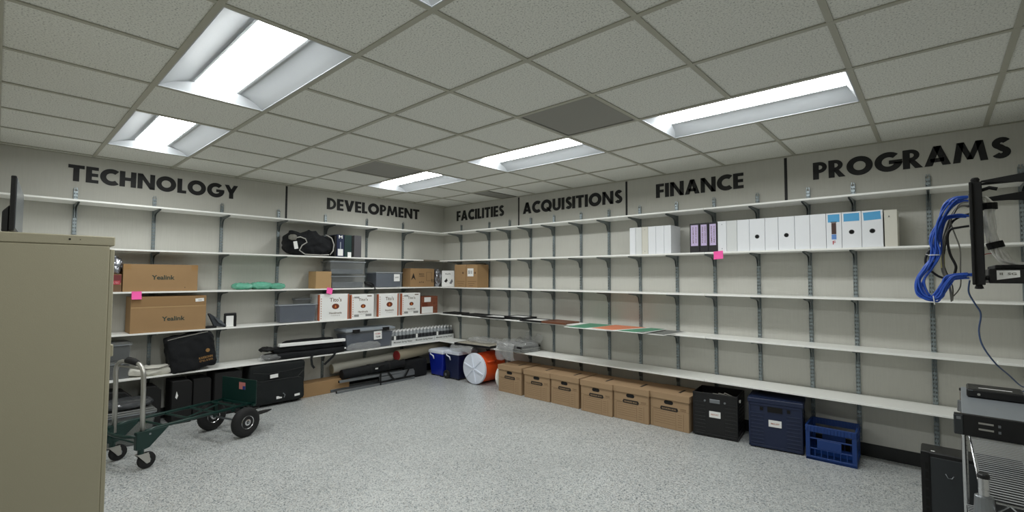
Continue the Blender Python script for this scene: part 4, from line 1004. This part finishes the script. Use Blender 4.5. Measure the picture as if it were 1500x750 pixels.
def lilac(words):
    def f(t, w, h):
        patch(-w/2 + .012, w/2 - .012, h*.23, h - .016, 0, M_LILAC, t, 'spine_label')
        for k, s in enumerate(words):
            vs_, fs_, (a, b, c, d_) = text_mesh(s, .01); L = h * .56; sc = L / (b - a); hh = .011 / (d_ - c)
            x0 = -w*.14 + k * w*.3
            MB().add([(x0 - (p[1] - (c+d_)/2) * hh, -.0018, h*.6 + (p[0] - (a+b)/2) * sc) for p in vs_], fs_).build('spine_text', M_INKB, t)
    return f
for i, (a, b, lb, ws) in enumerate([(4.107, 4.203, 'leftmost black binder with lilac spine label', ('MEETING MINUTES', 'AND AGENDAS')), (4.203, 4.286, 'middle black binder with lilac spine label', ('POLICIES AND', 'PROCEDURES')), (4.286, 4.371, 'rightmost black binder with lilac spine label', ('EMPLOYEE', 'RECORDS'))]):
    binder(lb, a, b, .285, M_BINDB, label=lilac(ws), group='black binders with lilac labels')
def pic(t, w, h):
    MB().box(-.016, .016, -.0015, 0, h*.40, h*.72).build('spine_picture', mat('brown_dark_print', rgb(72, 46, 40), .6), t); MB().box(-.016, .016, -.0015, 0, h*.25, h*.39).build('spine_stripe', mat('print_blue', rgb(98, 140, 206), .6), t)
    text('F', .02, .03, 0, 0, h*.16, M_REDL, t); MB().box(-.020, .020, -.0018, -.0012, h*.73, h*.75).build('spine_line', M_INK, t)
X2 = [4.373, 4.453, 4.546, 4.651, 4.779, 4.884, 5.009, 5.121, 5.235, 5.341, 5.470, 5.604]
spec = [('white binder with spine rivets right beside the black binders', M_BINDW, dict(marks=True)), ('pearl white binder left of centre, second after black ones', M_BINDW2, {}), ('plain white binder left of the first spine-hole binder', M_BINDW, {}),
        ('white binder with round spine hole, first of the plain holed pair', M_BINDW, dict(hole=True)), ('plain white binder between the two holed binders', M_BINDW, {}), ('white binder with round spine hole, second of the plain holed pair', M_BINDW, dict(hole=True)),
        ('plain white binder right of the holed pair', M_BINDW, {}), ('plain white binder left of the first blue note', M_BINDW, {}), ('white binder with blue note and brown spine picture', M_BINDW, dict(note=(0, .0), label=pic)),
        ('white binder with straight blue note and spine hole', M_BINDW, dict(note=(0, 0.01), hole=True)), ('white binder with tilted blue note and spine hole', M_BINDW, dict(note=(0, .06), hole=True))]
for i, (lb, m, kw) in enumerate(spec): binder(lb, X2[i], X2[i+1], .288, m, **kw)
def cream(t, w, h): text('A', .012, .016, -.01, 0, h*.82, M_INK, t); MB().box(-.012, -.009, -.001, 0, h*.25, h*.5).build('spine_line', M_BINDG, t)
binder('cream binder standing at the right end of the row', 5.610, 5.690, .282, M_BINDG, label=cream)

# ------------------------------------------------------------------ filing cabinet, monitor
t = thing('storage_cabinet', 'tall putty-coloured steel cabinet in the left foreground', 'cabinet', (2.545, -4.49, 0))
w, d, h = .91, .50, 1.638          # front faces +y
MB().box(-w/2, w/2, -d, 0, .05, h - .045).build('body', M_CABINET, t, bevel=.004)
MB().box(-w/2, w/2, -d, .018, h - .0435, h).build('top_cap', M_CABINET, t, bevel=.004)
MB().box(-w/2 + .01, w/2 - .01, -d + .01, -.02, 0, .05).build('plinth', M_BLACKM, t)
for a, b in ((-w/2 + .003, -.002), (.002, w/2 - .003)): 
    dr = MB().box(a, b, .0, .018, .06, h - .06).build('door', M_CABINET, t, bevel=.003)
    MB().box((-.03 if a < 0 else .012), (-.012 if a < 0 else .03), .018, .034, 1.05, 1.16).build('handle', M_STEEL, dr, bevel=.003)
MB().box(w/2 - .06, w/2 - .02, .018, .030, 1.07, 1.125).build('hinge_plate', M_CABINET, t, bevel=.003)
for y, r_ in ((-.14, .0042), (-.105, .002)): MB().lathe([(r_, 0), (r_, .0008)], (w/2, y, h - .02), 'x', 12).build('bolt_hole', M_HOLE, t)
t = thing('monitor', 'black flat monitor standing on the cabinet, seen edge-on', 'monitor', (2.55, -4.787, 1.638), math.atan2(-.04, .70))
MB().box(-.35, .35, -.012, .006, .012, .255).build('panel', M_BLACK, t, bevel=.003)
MB().box(-.338, .338, .006, .0075, .024, .246).build('screen', M_SCREEN, t)
MB().prism([(-.012, .004), (-.034, .006), (-.034, .095), (-.012, .125)], -.32, .345, 'x').build('rear_housing', M_BLACK, t, bevel=.004)
MB().box(-.10, .10, -.07, .06, 0, .008).box(-.03, .03, -.03, -.005, .008, .04).build('stand', M_BLACK, t, bevel=.002)
t = thing('power_adapter', 'small pale adapter with black plug on the cabinet top', 'adapter', (2.86, -4.86, 1.638))
MB().box(-.03, .03, -.02, .015, 0, .018).build('body', M_CANVAS, t, bevel=.004); MB().box(-.02, .02, -.05, -.02, .001, .012).build('plug', M_BLACK, t, bevel=.002)
MB().tube([(0, -.05, .006), (-.05, -.1, .005), (-.2, -.12, .005)], .003, 6).build('cord', M_CABLEK, t)

# ------------------------------------------------------------------ hand truck (lying as a platform cart)
axis = Vector((-.26, .762, 0)).normalized()
t = thing('hand_truck', 'dark green convertible hand truck with silver loop handle in platform position', 'hand truck', (1.264, -4.115, 0), math.atan2(axis.y, axis.x))
# local x along the cart (casters 0 -> wheels .80), local -y = near side
hw, zd = .185, .285
for s in (-1, 1):
    MB().tube([(-.03, s*hw, zd - .01), (.1, s*hw, zd), (.92, s*hw, zd - .015)], .0135, 10).build('side_rail', M_GREENM, t, smooth=True)
    MB().prism([(-.06, zd - .13), (.0, zd - .135), (.03, zd - .13), (.17, zd - .005), (-.06, zd)], s*hw - .018, s*hw + .018, 'y').build('caster_gusset', M_GREENM, t, bevel=.003)
    # caster: stem, fork, wheel
    MB().cyl((-.02, s*hw, zd - .17), (-.02, s*hw, zd - .12), .02, 12).build('caster_stem', M_GREENM, t)
    fk = MB()
    for q in (-1, 1): fk.prism([(-.05, .115), (.02, .118), (.03, .10), (.035, .045), (.012, .04)], s*hw + q*.022 - .002, s*hw + q*.022 + .002, 'y')
    fk.box(-.05, .025, s*hw - .024, s*hw + .024, .112, .119); fk.build('caster_fork', M_ALU, t, bevel=.001)
    cw = sharp(MB().lathe([(.045, -.017), (.058, -.014), (.062, 0), (.058, .014), (.045, .017)], (.02, s*hw, .062), 'y', 24).build('caster_wheel', M_RUBBER, t))
    MB().lathe([(.022, -.0195), (.022, .0195)], (.02, s*hw, .062), 'y', 14).build('caster_hub', M_STEEL, cw)
    # pneumatic wheel
    wy = s * (hw + .045)
    wh = sharp(MB().lathe([(.060, -.030), (.085, -.036), (.112, -.036), (.126, -.022), (.131, 0), (.126, .022), (.112, .036), (.085, .036), (.060, .030)], (.80, wy, .131), 'y', 36).build('wheel', M_RUBBER, t), 50)
    sharp(MB().lathe([(.062, -.028), (.058, -.034), (.045, -.022), (.03, -.02), (.028, -.032), (.014, -.034), (.014, .034), (.028, .032), (.03, .02), (.045, .022), (.058, .034), (.062, .028)], (.80, wy, .131), 'y', 24).build('rim', M_CHROME, wh))
    MB().bar((.80, s*(hw - .01), .131), (.80, s*(hw - .01), zd - .01), .03, .012, (0, 1, 0)).build('axle_plate', M_GREENM, t)
MB().cyl((.80, -hw - .085, .131), (.80, hw + .085, .131), .009, 10).build('axle', M_STEEL, t)
for x in (.16, .36, .56, .76): MB().tube([(x, -hw, zd - .012), (x, hw, zd - .012)], .010, 8).build('cross_bar', M_GREENM, t)
MB().tube([(.36, -.09, zd - .016), (.76, .09, zd - .018)], .007, 8).build('diagonal_bar', M_GREENM, t)
MB().tube([(-.05, -hw, zd - .03), (-.085, -hw*.6, zd - .035), (-.095, 0, zd - .035), (-.085, hw*.6, zd - .035), (-.05, hw, zd - .03)], .013, 10).build('end_hoop', M_GREENM, t, smooth=True)
MB().tube([(-.03, -hw, zd - .09), (-.03, hw, zd - .09)], .007, 8).build('caster_brace', M_GREENM, t)
MB().box(.895, .903, -.235, .235, zd - .02, zd + .20).build('toe_plate', M_GREENM, t, bevel=.003)
MB().box(.87, .895, -.235, .235, zd - .03, zd - .012).build('toe_plate_flange', M_GREENM, t)
MB().box(.8938, .895, -.09, -.005, zd + .10, zd + .165).build('flag_sticker', M_FLAGR, t); MB().box(.8932, .8938, -.09, -.055, zd + .10, zd + .132).build('flag_canton', M_FLAGB, t)
for y in (-.21, -.04): MB().prism([(.90, y), (.90, y + .10), (1.06, y + .085), (1.13, y + .05), (1.06, y + .015)], zd - .135, zd - .125, 'z').build('fork_tine', M_BLACKM, t, bevel=.002)
for s in (-1, 1): MB().bar((.895, s*.1 - .03, zd - .12), (.895, s*.1 - .03, zd - .02), .03, .01, (0, 1, 0)).build('fork_hanger', M_GREENM, t)
# loop handle rising from the caster end
hy = hw - .005
hp = [(-.012, -hy, zd - .06), (-.015, -hy, .60), (-.018, -hy, .70)] + [(-.018, -hy + .09 * (1 - math.cos(a)), .70 + .085 * math.sin(a)) for a in (.3, .7, 1.1, 1.5)]
hp2 = [(x, -y, z) for x, y, z in reversed(hp)]
MB().tube(hp + [(-.018, 0, .787)] + hp2, .0165, 12).build('loop_handle', M_ALU, t, smooth=True)
MB().tube([(-.02, -.105, .785), (-.025, -.06, .797), (-.025, .0, .803), (-.02, .03, .795)], [.02, .025, .025, .021], 12).build('hand_grip', M_RUBBER, t, smooth=True)
MB().tube([(-.014, -hy, .745), (-.014, hy, .745)], .008, 8).build('handle_brace', M_ALU, t)
for s in (-1, 1): MB().cyl((.03, s*(hw+.014), zd - .03), (.03, s*(hw+.02), zd - .03), .008, 8).build('bolt', M_STEEL, t)
MB().cyl((.5, -hw - .02, zd - .03), (.5, -hw - .02, zd - .02), .012, 8).build('latch_pin', M_STEEL, t)

# ------------------------------------------------------------------ right foreground: wire rack, server, router, tower
t = thing('wire_rack', 'chrome wire shelving rack at the right edge below the server', 'rack', (5.985, -2.80, 0))
RW_, RL_, ZS = .46, 1.50, .785
for x in (.0, RW_):
    for y in (.0, RL_):
        p = MB(); p.cyl((x, y, .02), (x, y, .85), .0127, 16)
        for k in range(32): p.lathe([(.0132, .025 + k*.0254), (.0132, .028 + k*.0254)], (x, y, 0), 'z', 12)
        po = p.build('post', M_CHROME, t); MB().lathe([(.0145, .848), (.0145, .858), (.012, .862)], (x, y, 0), 'z', 14).build('cap', M_BLACK, po)
        MB().lathe([(.021, -.03), (.025, -.028), (.022, .028), (.019, .03)], (x, y, ZS - .02), 'z', 16).build('collar', M_STEEL, po)
        MB().lathe([(.02, 0), (.016, .02)], (x, y, 0), 'z', 12).build('foot', M_BLACK, po)
for zs in (ZS, .25):
    fr = MB()
    for zz_ in (zs - .004, zs - .034):
        fr.tube([(0, .025, zz_), (0, RL_ - .025, zz_)], .0035, 6); fr.tube([(RW_, .025, zz_), (RW_, RL_ - .025, zz_)], .0035, 6)
        fr.tube([(.025, 0, zz_), (RW_ - .025, 0, zz_)], .0035, 6); fr.tube([(.025, RL_, zz_), (RW_ - .025, RL_, zz_)], .0035, 6)
    for i in range(14):                              # zig-zag truss on the front end
        x0, x1 = .025 + (RW_ - .05) * i / 14, .025 + (RW_ - .05) * (i + 1) / 14
        fr.tube([(x0, 0, zs - (.004 if i % 2 else .034)), (x1, 0, zs - (.034 if i % 2 else .004))], .0025, 5)
    for i in range(44):
        y0, y1 = .025 + (RL_ - .05) * i / 44, .025 + (RL_ - .05) * (i + 1) / 44
        fr.tube([(0, y0, zs - (.004 if i % 2 else .034)), (0, y1, zs - (.034 if i % 2 else .004))], .0025, 5)
    fr.build('shelf_frame', M_CHROME, t)
    dk = MB(); n = 60
    for i in range(n): y = .02 + (RL_ - .04) * i / (n - 1); dk.tube([(0, y, zs), (RW_, y, zs)], .0017, 5)
    dk.tube([(RW_*.33, 0, zs - .006), (RW_*.33, RL_, zs - .006)], .0035, 5).tube([(RW_*.66, 0, zs - .006), (RW_*.66, RL_, zs - .006)], .0035, 5)
    o = dk.build('wire_deck', mat('wire_plated', rgb(214, 216, 218), .35, .5), t); o['kind'] = 'stuff'
t = thing('dark_filler_box', 'black filler box added on the lower wire shelf to darken the deck gaps', 'box', (6.215, -2.76, .256))  # added black filler so the gaps between the deck wires above look dark
MB().box(-.20, .20, 0, .95, 0, .30).build('shell', M_BLACKM, t, bevel=.006); MB().box(-.20, .20, 0, .95, .302, .33).build('lid', M_BLACK, t, bevel=.006)
for x in (-.1, .1): MB().box(x - .03, x + .03, -.006, 0, .26, .31).build('latch', M_STEEL, t, bevel=.002)
t = thing('rack_server', 'grey rack server with black front bezel lying on the wire rack', 'server', (6.175, -2.045, ZS + .004), -.025)
MB().box(-.215, .215, .02, .70, 0, .086).build('chassis', M_SERVTOP, t, bevel=.002)
MB().box(-.24, .24, -.006, .02, -.001, .0875).build('front_bezel', M_BLACK, t, bevel=.002)
for s in (-1, 1):
    MB().box(s*.226 - .015, s*.226 + .015, -.014, -.006, .002, .085).build('ear', M_CHARC, t, bevel=.003)
MB().box(-.232, -.218, -.0155, -.014, .066, .078).build('badge', M_STEEL, t)
for i, x in enumerate((-.165, -.03, .10)):
    for z in (.056, .031):
        MB().box(x, x + .045, -.0085, -.006, z, z + .007).build('drive_handle', M_ALU, t); MB().box(x + .058, x + .066, -.0085, -.006, z - .004, z + .006).build('drive_button', M_STEEL, t)
for x in (-.1, 0, .1): MB().box(x - .004, x + .004, .2, .208, .086, .0875).build('top_screw', M_ALU, t)
t = thing('router', 'black router with white label strip lying on the server', 'router', (6.088, -1.625, ZS + .091), -.03)
MB().box(-.098, .098, 0, .17, 0, .040).build('case', M_BLACK, t, bevel=.006)
MB().box(-.055, .06, .05, .062, .0402, .041).build('label_strip', M_PAPER, t); MB().lathe([(.006, -.001), (.006, 0)], (-.055, 0, .018), 'y', 14).build('power_button', M_ALU, t)
MB().box(-.092, -.075, -.001, 0, .033, .036).build('brand_mark', M_STEEL, t)
t = thing('tower_computer', 'black tower computer on the floor beside the wire rack, side panel forward', 'computer', (6.01, -1.18, 0), 0)
MB().box(-.21, .21, .004, .18, .01, .45).build('case', M_BLACK, t, bevel=.006)
MB().box(-.168, .205, 0, .004, .02, .425).build('side_panel', M_CHARC, t, bevel=.0015)
MB().box(-.21, -.172, -.002, .004, .012, .448).build('front_bezel', M_BLACKM, t, bevel=.001)
for k in range(7): MB().box(-.192, -.178, -.003, -.002, .04 + k*.052, .078 + k*.052).build('vent_slot', M_HOLE, t)
MB().box(-.165, -.148, .03, .042, .4502, .4512).build('status_light', M_PAPER, t)
MB().tube([(-.105, -.002, .345), (-.095, -.005, .325), (-.078, -.005, .325), (-.070, -.002, .34)], .003, 6).build('door_latch', M_STEEL, t, smooth=True)
for x in (-.16, .16): MB().box(x - .03, x + .03, .02, .16, 0, .01).build('foot', M_RUBBER, t)

# ------------------------------------------------------------------ wall-mounted network rack with cables
t = thing('network_rack', 'black wall-mounted open network rack frame at the right edge', 'rack', (5.985, -2.62, 1.42), -.045)
for y, a, b in ((0, .015, .365), (.50, .03, .365)):
    po = MB().box(-.0, .032, y, y + .03, a, b).box(.0, .008, y - .012, y + .03, a, b).build('post', M_BLACKM, t, bevel=.002)
    MB().lathe([(.010, 0), (.012, .01), (.008, .016)], (.016, y + .015, b), 'z', 10).build('post_bolt', M_BLACKM, po); MB().lathe([(.006, -.014), (.012, -.012), (.008, 0)], (.016, y + .015, a), 'z', 10).build('post_bolt', M_BLACKM, po)
for y in (0, .50):
    MB().prism([(.03, .362), (.03, .368), (.51, .43), (.51, .31)], y + .004, y + .012, 'y').build('arm', M_BLACKM, t, bevel=.001)
    MB().box(.03, .51, y + .012, y + .034, .356, .361).build('arm_flange', M_BLACKM, t)
MB().box(.495, .51, -.02, .55, .0, .42).build('wall_plate', M_BLACKM, t, bevel=.002)
MB().box(.0, .03, .03, .50, .345, .362).build('top_bar', M_BLACKM, t); MB().box(.0, .03, .03, .50, .03, .048).build('bottom_bar', M_BLACKM, t)
for z in (.30, .235, .175): 
    pn = MB().box(.004, .012, .03, .50, z, z + .044).build('patch_panel', M_BLACKM, t)
    for k in range(12): MB().box(-.002, .004, .05 + k*.036, .07 + k*.036, z + .012, z + .032).build('port', M_STEEL, pn)
MB().tube([(.03, .08, .345), (.05, .08, .352), (.07, .08, .345)], .006, 6).build('cable_ring', M_BLACKM, t)
t = thing('network_switch', 'black network switch with white label at the foot of the rack', 'switch', (6.03, -2.52, 1.44))
MB().box(0, .45, 0, .42, 0, .05).build('case', M_BLACK, t, bevel=.003); MB().prism([(.02, .012), (.075, .022), (.075, .045), (.02, .045)], -.0015, 0, 'y').build('label', M_PAPER, t)
MB().box(.02, .3, .05, .38, .05, .065).build('stacked_unit', M_BLACKM, t, bevel=.003); text('II  SG', .04, .008, .047, -.0015, .033, M_CABLEG, t)

def smooth_path(pts, n=6):
    pts = [Vector(p) for p in pts]; out = []
    for i in range(len(pts) - 1):
        p0, p1, p2, p3 = pts[max(i-1, 0)], pts[i], pts[i+1], pts[min(i+2, len(pts)-1)]
        for k in range(n):
            s = k / n
            out.append(.5 * ((2*p1) + (p2 - p0)*s + (2*p0 - 5*p1 + 4*p2 - p3)*s*s + (3*p1 - p0 - 3*p2 + p3)*s**3))
    return out + [pts[-1]]
def cable(lbl, pts, r, m, group=None, jit=0.0, seed=0, ends=True):
    rnd = random.Random(seed); pts = [Vector(p) for p in pts]; n = len(pts)
    off = Vector((rnd.uniform(-1, 1), rnd.uniform(-1, 1), rnd.uniform(-.6, .6)))
    q = [p + (off + Vector((rnd.uniform(-1, 1), rnd.uniform(-1, 1), rnd.uniform(-.5, .5))) * .6) * jit for p in pts]
    return tag(MB().tube(smooth_path(q), r, 6).build('network_cable', m, None, smooth=True), lbl, 'cable', group)
blueA = [(5.993, -2.45, 1.75), (5.966, -2.45, 1.753), (5.933, -2.45, 1.729), (5.909, -2.45, 1.671), (5.892, -2.45, 1.607), (5.894, -2.45, 1.542), (5.873, -2.45, 1.49), (5.851, -2.45, 1.445), (5.855, -2.45, 1.398), (5.876, -2.45, 1.378), (5.896, -2.45, 1.381), (5.916, -2.45, 1.425), (5.939, -2.45, 1.459), (5.985, -2.45, 1.467)]
for k in range(9):
    cable('blue network cable looping down in the bundle left of the rack', blueA, .0032, M_CABLEB, 'blue network cables in the looped bundle', .011, 100 + k)
blueB = [(5.995, -2.40, 1.692), (5.96, -2.4, 1.695), (5.925, -2.41, 1.682), (5.908, -2.42, 1.622), (5.900, -2.43, 1.551)] + [(x - .004, y, z + .004) for x, y, z in blueA[6:]]
for k in range(6):
    cable('blue network cable joining the looped bundle from the lower patch panel', blueB, .0032, M_CABLEB, 'blue network cables from the lower panel', .009, 200 + k)
greyp = [(5.995, -2.4, 1.744), (5.97, -2.4, 1.741), (5.953, -2.4, 1.711), (5.942, -2.4, 1.673), (5.954, -2.4, 1.62), (5.966, -2.4, 1.567), (5.962, -2.4, 1.49), (5.962, -2.4, 1.426), (5.944, -2.4, 1.389)]
cable('thin grey cable hanging just left of the rack post', greyp, .0022, M_CABLEG, None, .003, 301)
for k in range(4): cable('pale grey cable curving from the top patch panel', [(5.995, -2.37, 1.735), (5.965, -2.37, 1.738), (5.945, -2.38, 1.705), (5.932, -2.39, 1.66), (5.918, -2.40, 1.60), (5.912, -2.41, 1.50), (5.93, -2.41, 1.43), (5.935, -2.41, 1.375)], .0026, M_CABLEG, 'pale grey cables beside the blue bundle', .008, 310 + k)
cable('black cable hanging in an S beside the grey cable', [(5.992, -2.4, 1.654), (5.964, -2.4, 1.65), (5.939, -2.4, 1.642), (5.931, -2.4, 1.608), (5.937, -2.4, 1.55), (5.951, -2.4, 1.503), (5.948, -2.4, 1.464), (5.99, -2.42, 1.47)], .0042, M_CABLEK, None, .001, 320)
cable('black cable loop left of the blue bundle', [(5.905, -2.4, 1.59), (5.878, -2.4, 1.565), (5.866, -2.4, 1.535), (5.868, -2.4, 1.505), (5.885, -2.4, 1.48), (5.91, -2.4, 1.46), (5.945, -2.4, 1.455)], .0042, M_CABLEK, None, .001, 321)
cable('black cable swagging between panel and blue bundle', [(5.995, -2.39, 1.70), (5.965, -2.39, 1.69), (5.94, -2.39, 1.665), (5.925, -2.39, 1.60), (5.915, -2.39, 1.52), (5.925, -2.39, 1.47), (5.94, -2.39, 1.462)], .004, M_CABLEK, None, .001, 322)
whitep = [(6.035, -2.34, 1.76), (6.048, -2.35, 1.734), (6.049, -2.35, 1.656), (6.058, -2.35, 1.589), (6.081, -2.35, 1.533), (6.111, -2.35, 1.510), (6.16, -2.35, 1.507), (6.30, -2.35, 1.52), (6.47, -2.35, 1.56)]
for k in range(18): cable('white network cable in the thick strapped bundle behind the rack', whitep, .0045, M_CABLEW, 'white network cables in the strapped bundle', .0115, 400 + k)
def strapring(lbl, c, d, r=.0195, w=.024):
    c, d = Vector(c), Vector(d).normalized(); t = thing('cable_strap', lbl, 'strap', c); mb = MB()
    MB().tube([-d * w/2, d * w/2], r, 18).build('band', M_BLACKM, t); MB().bar(-d * w*.45 + Vector((0, -r, 0)), d * w*.45 + Vector((0, -r, 0)), .012, .004, (0, 1, 0)).build('tab', M_BLACKM, t)
strapring('black strap round the top of the white cable bundle', (6.048, -2.35, 1.728), (.02, 0, -1), .024)
strapring('black strap round the bend of the white cable bundle', (6.061, -2.35, 1.581), (.28, 0, -1), .024)
tag(MB().box(5.909, 5.921, -2.407, -2.403, 1.496, 1.551).build('cable_tag', M_YELLOW, bevel=.001), 'pale yellow tag hanging among the cables', 'tag')
for nm, c, d in (('upper', (5.893, -2.45, 1.545), (0, 0, 1)), ('lower', (5.886, -2.45, 1.374), (1, 0, .1))):
    t = thing('cable_tie', f'{nm} white cable tie round the blue bundle', 'cable tie', c); d = Vector(d).normalized()
    mb = MB(); pts = []
    a = Vector((0, 1, 0)); b = d.cross(a)
    MB().tube([(a * math.cos(k*PI/8) + b * math.sin(k*PI/8)) * .0165 for k in range(17)], .0018, 6).build('band', M_PAPER, t); MB().tube([b * .0165, b * .026 + d * .004], .0014, 5).build('tail', M_PAPER, t)
cable('thin blue-grey cable dropping from the rack to the router', [(5.991, -2.3, 1.45), (5.987, -2.3, 1.403), (6.003, -2.3, 1.359), (6.018, -2.3, 1.32), (6.011, -2.3, 1.255), (6.02, -2.3, 1.198), (6.055, -2.25, 1.13), (6.10, -2.1, 1.07), (6.15, -1.9, 1.0), (6.20, -1.6, .95), (6.22, -1.42, .91), (6.17, -1.445, .895)], .0028, mat('cable_bluegrey', rgb(62, 84, 124), .5))
cable('thin red cable behind the rack post', [(6.021, -2.3, 1.541), (6.04, -2.3, 1.551), (6.062, -2.31, 1.55), (6.09, -2.33, 1.53)], .0015, M_CABLER)
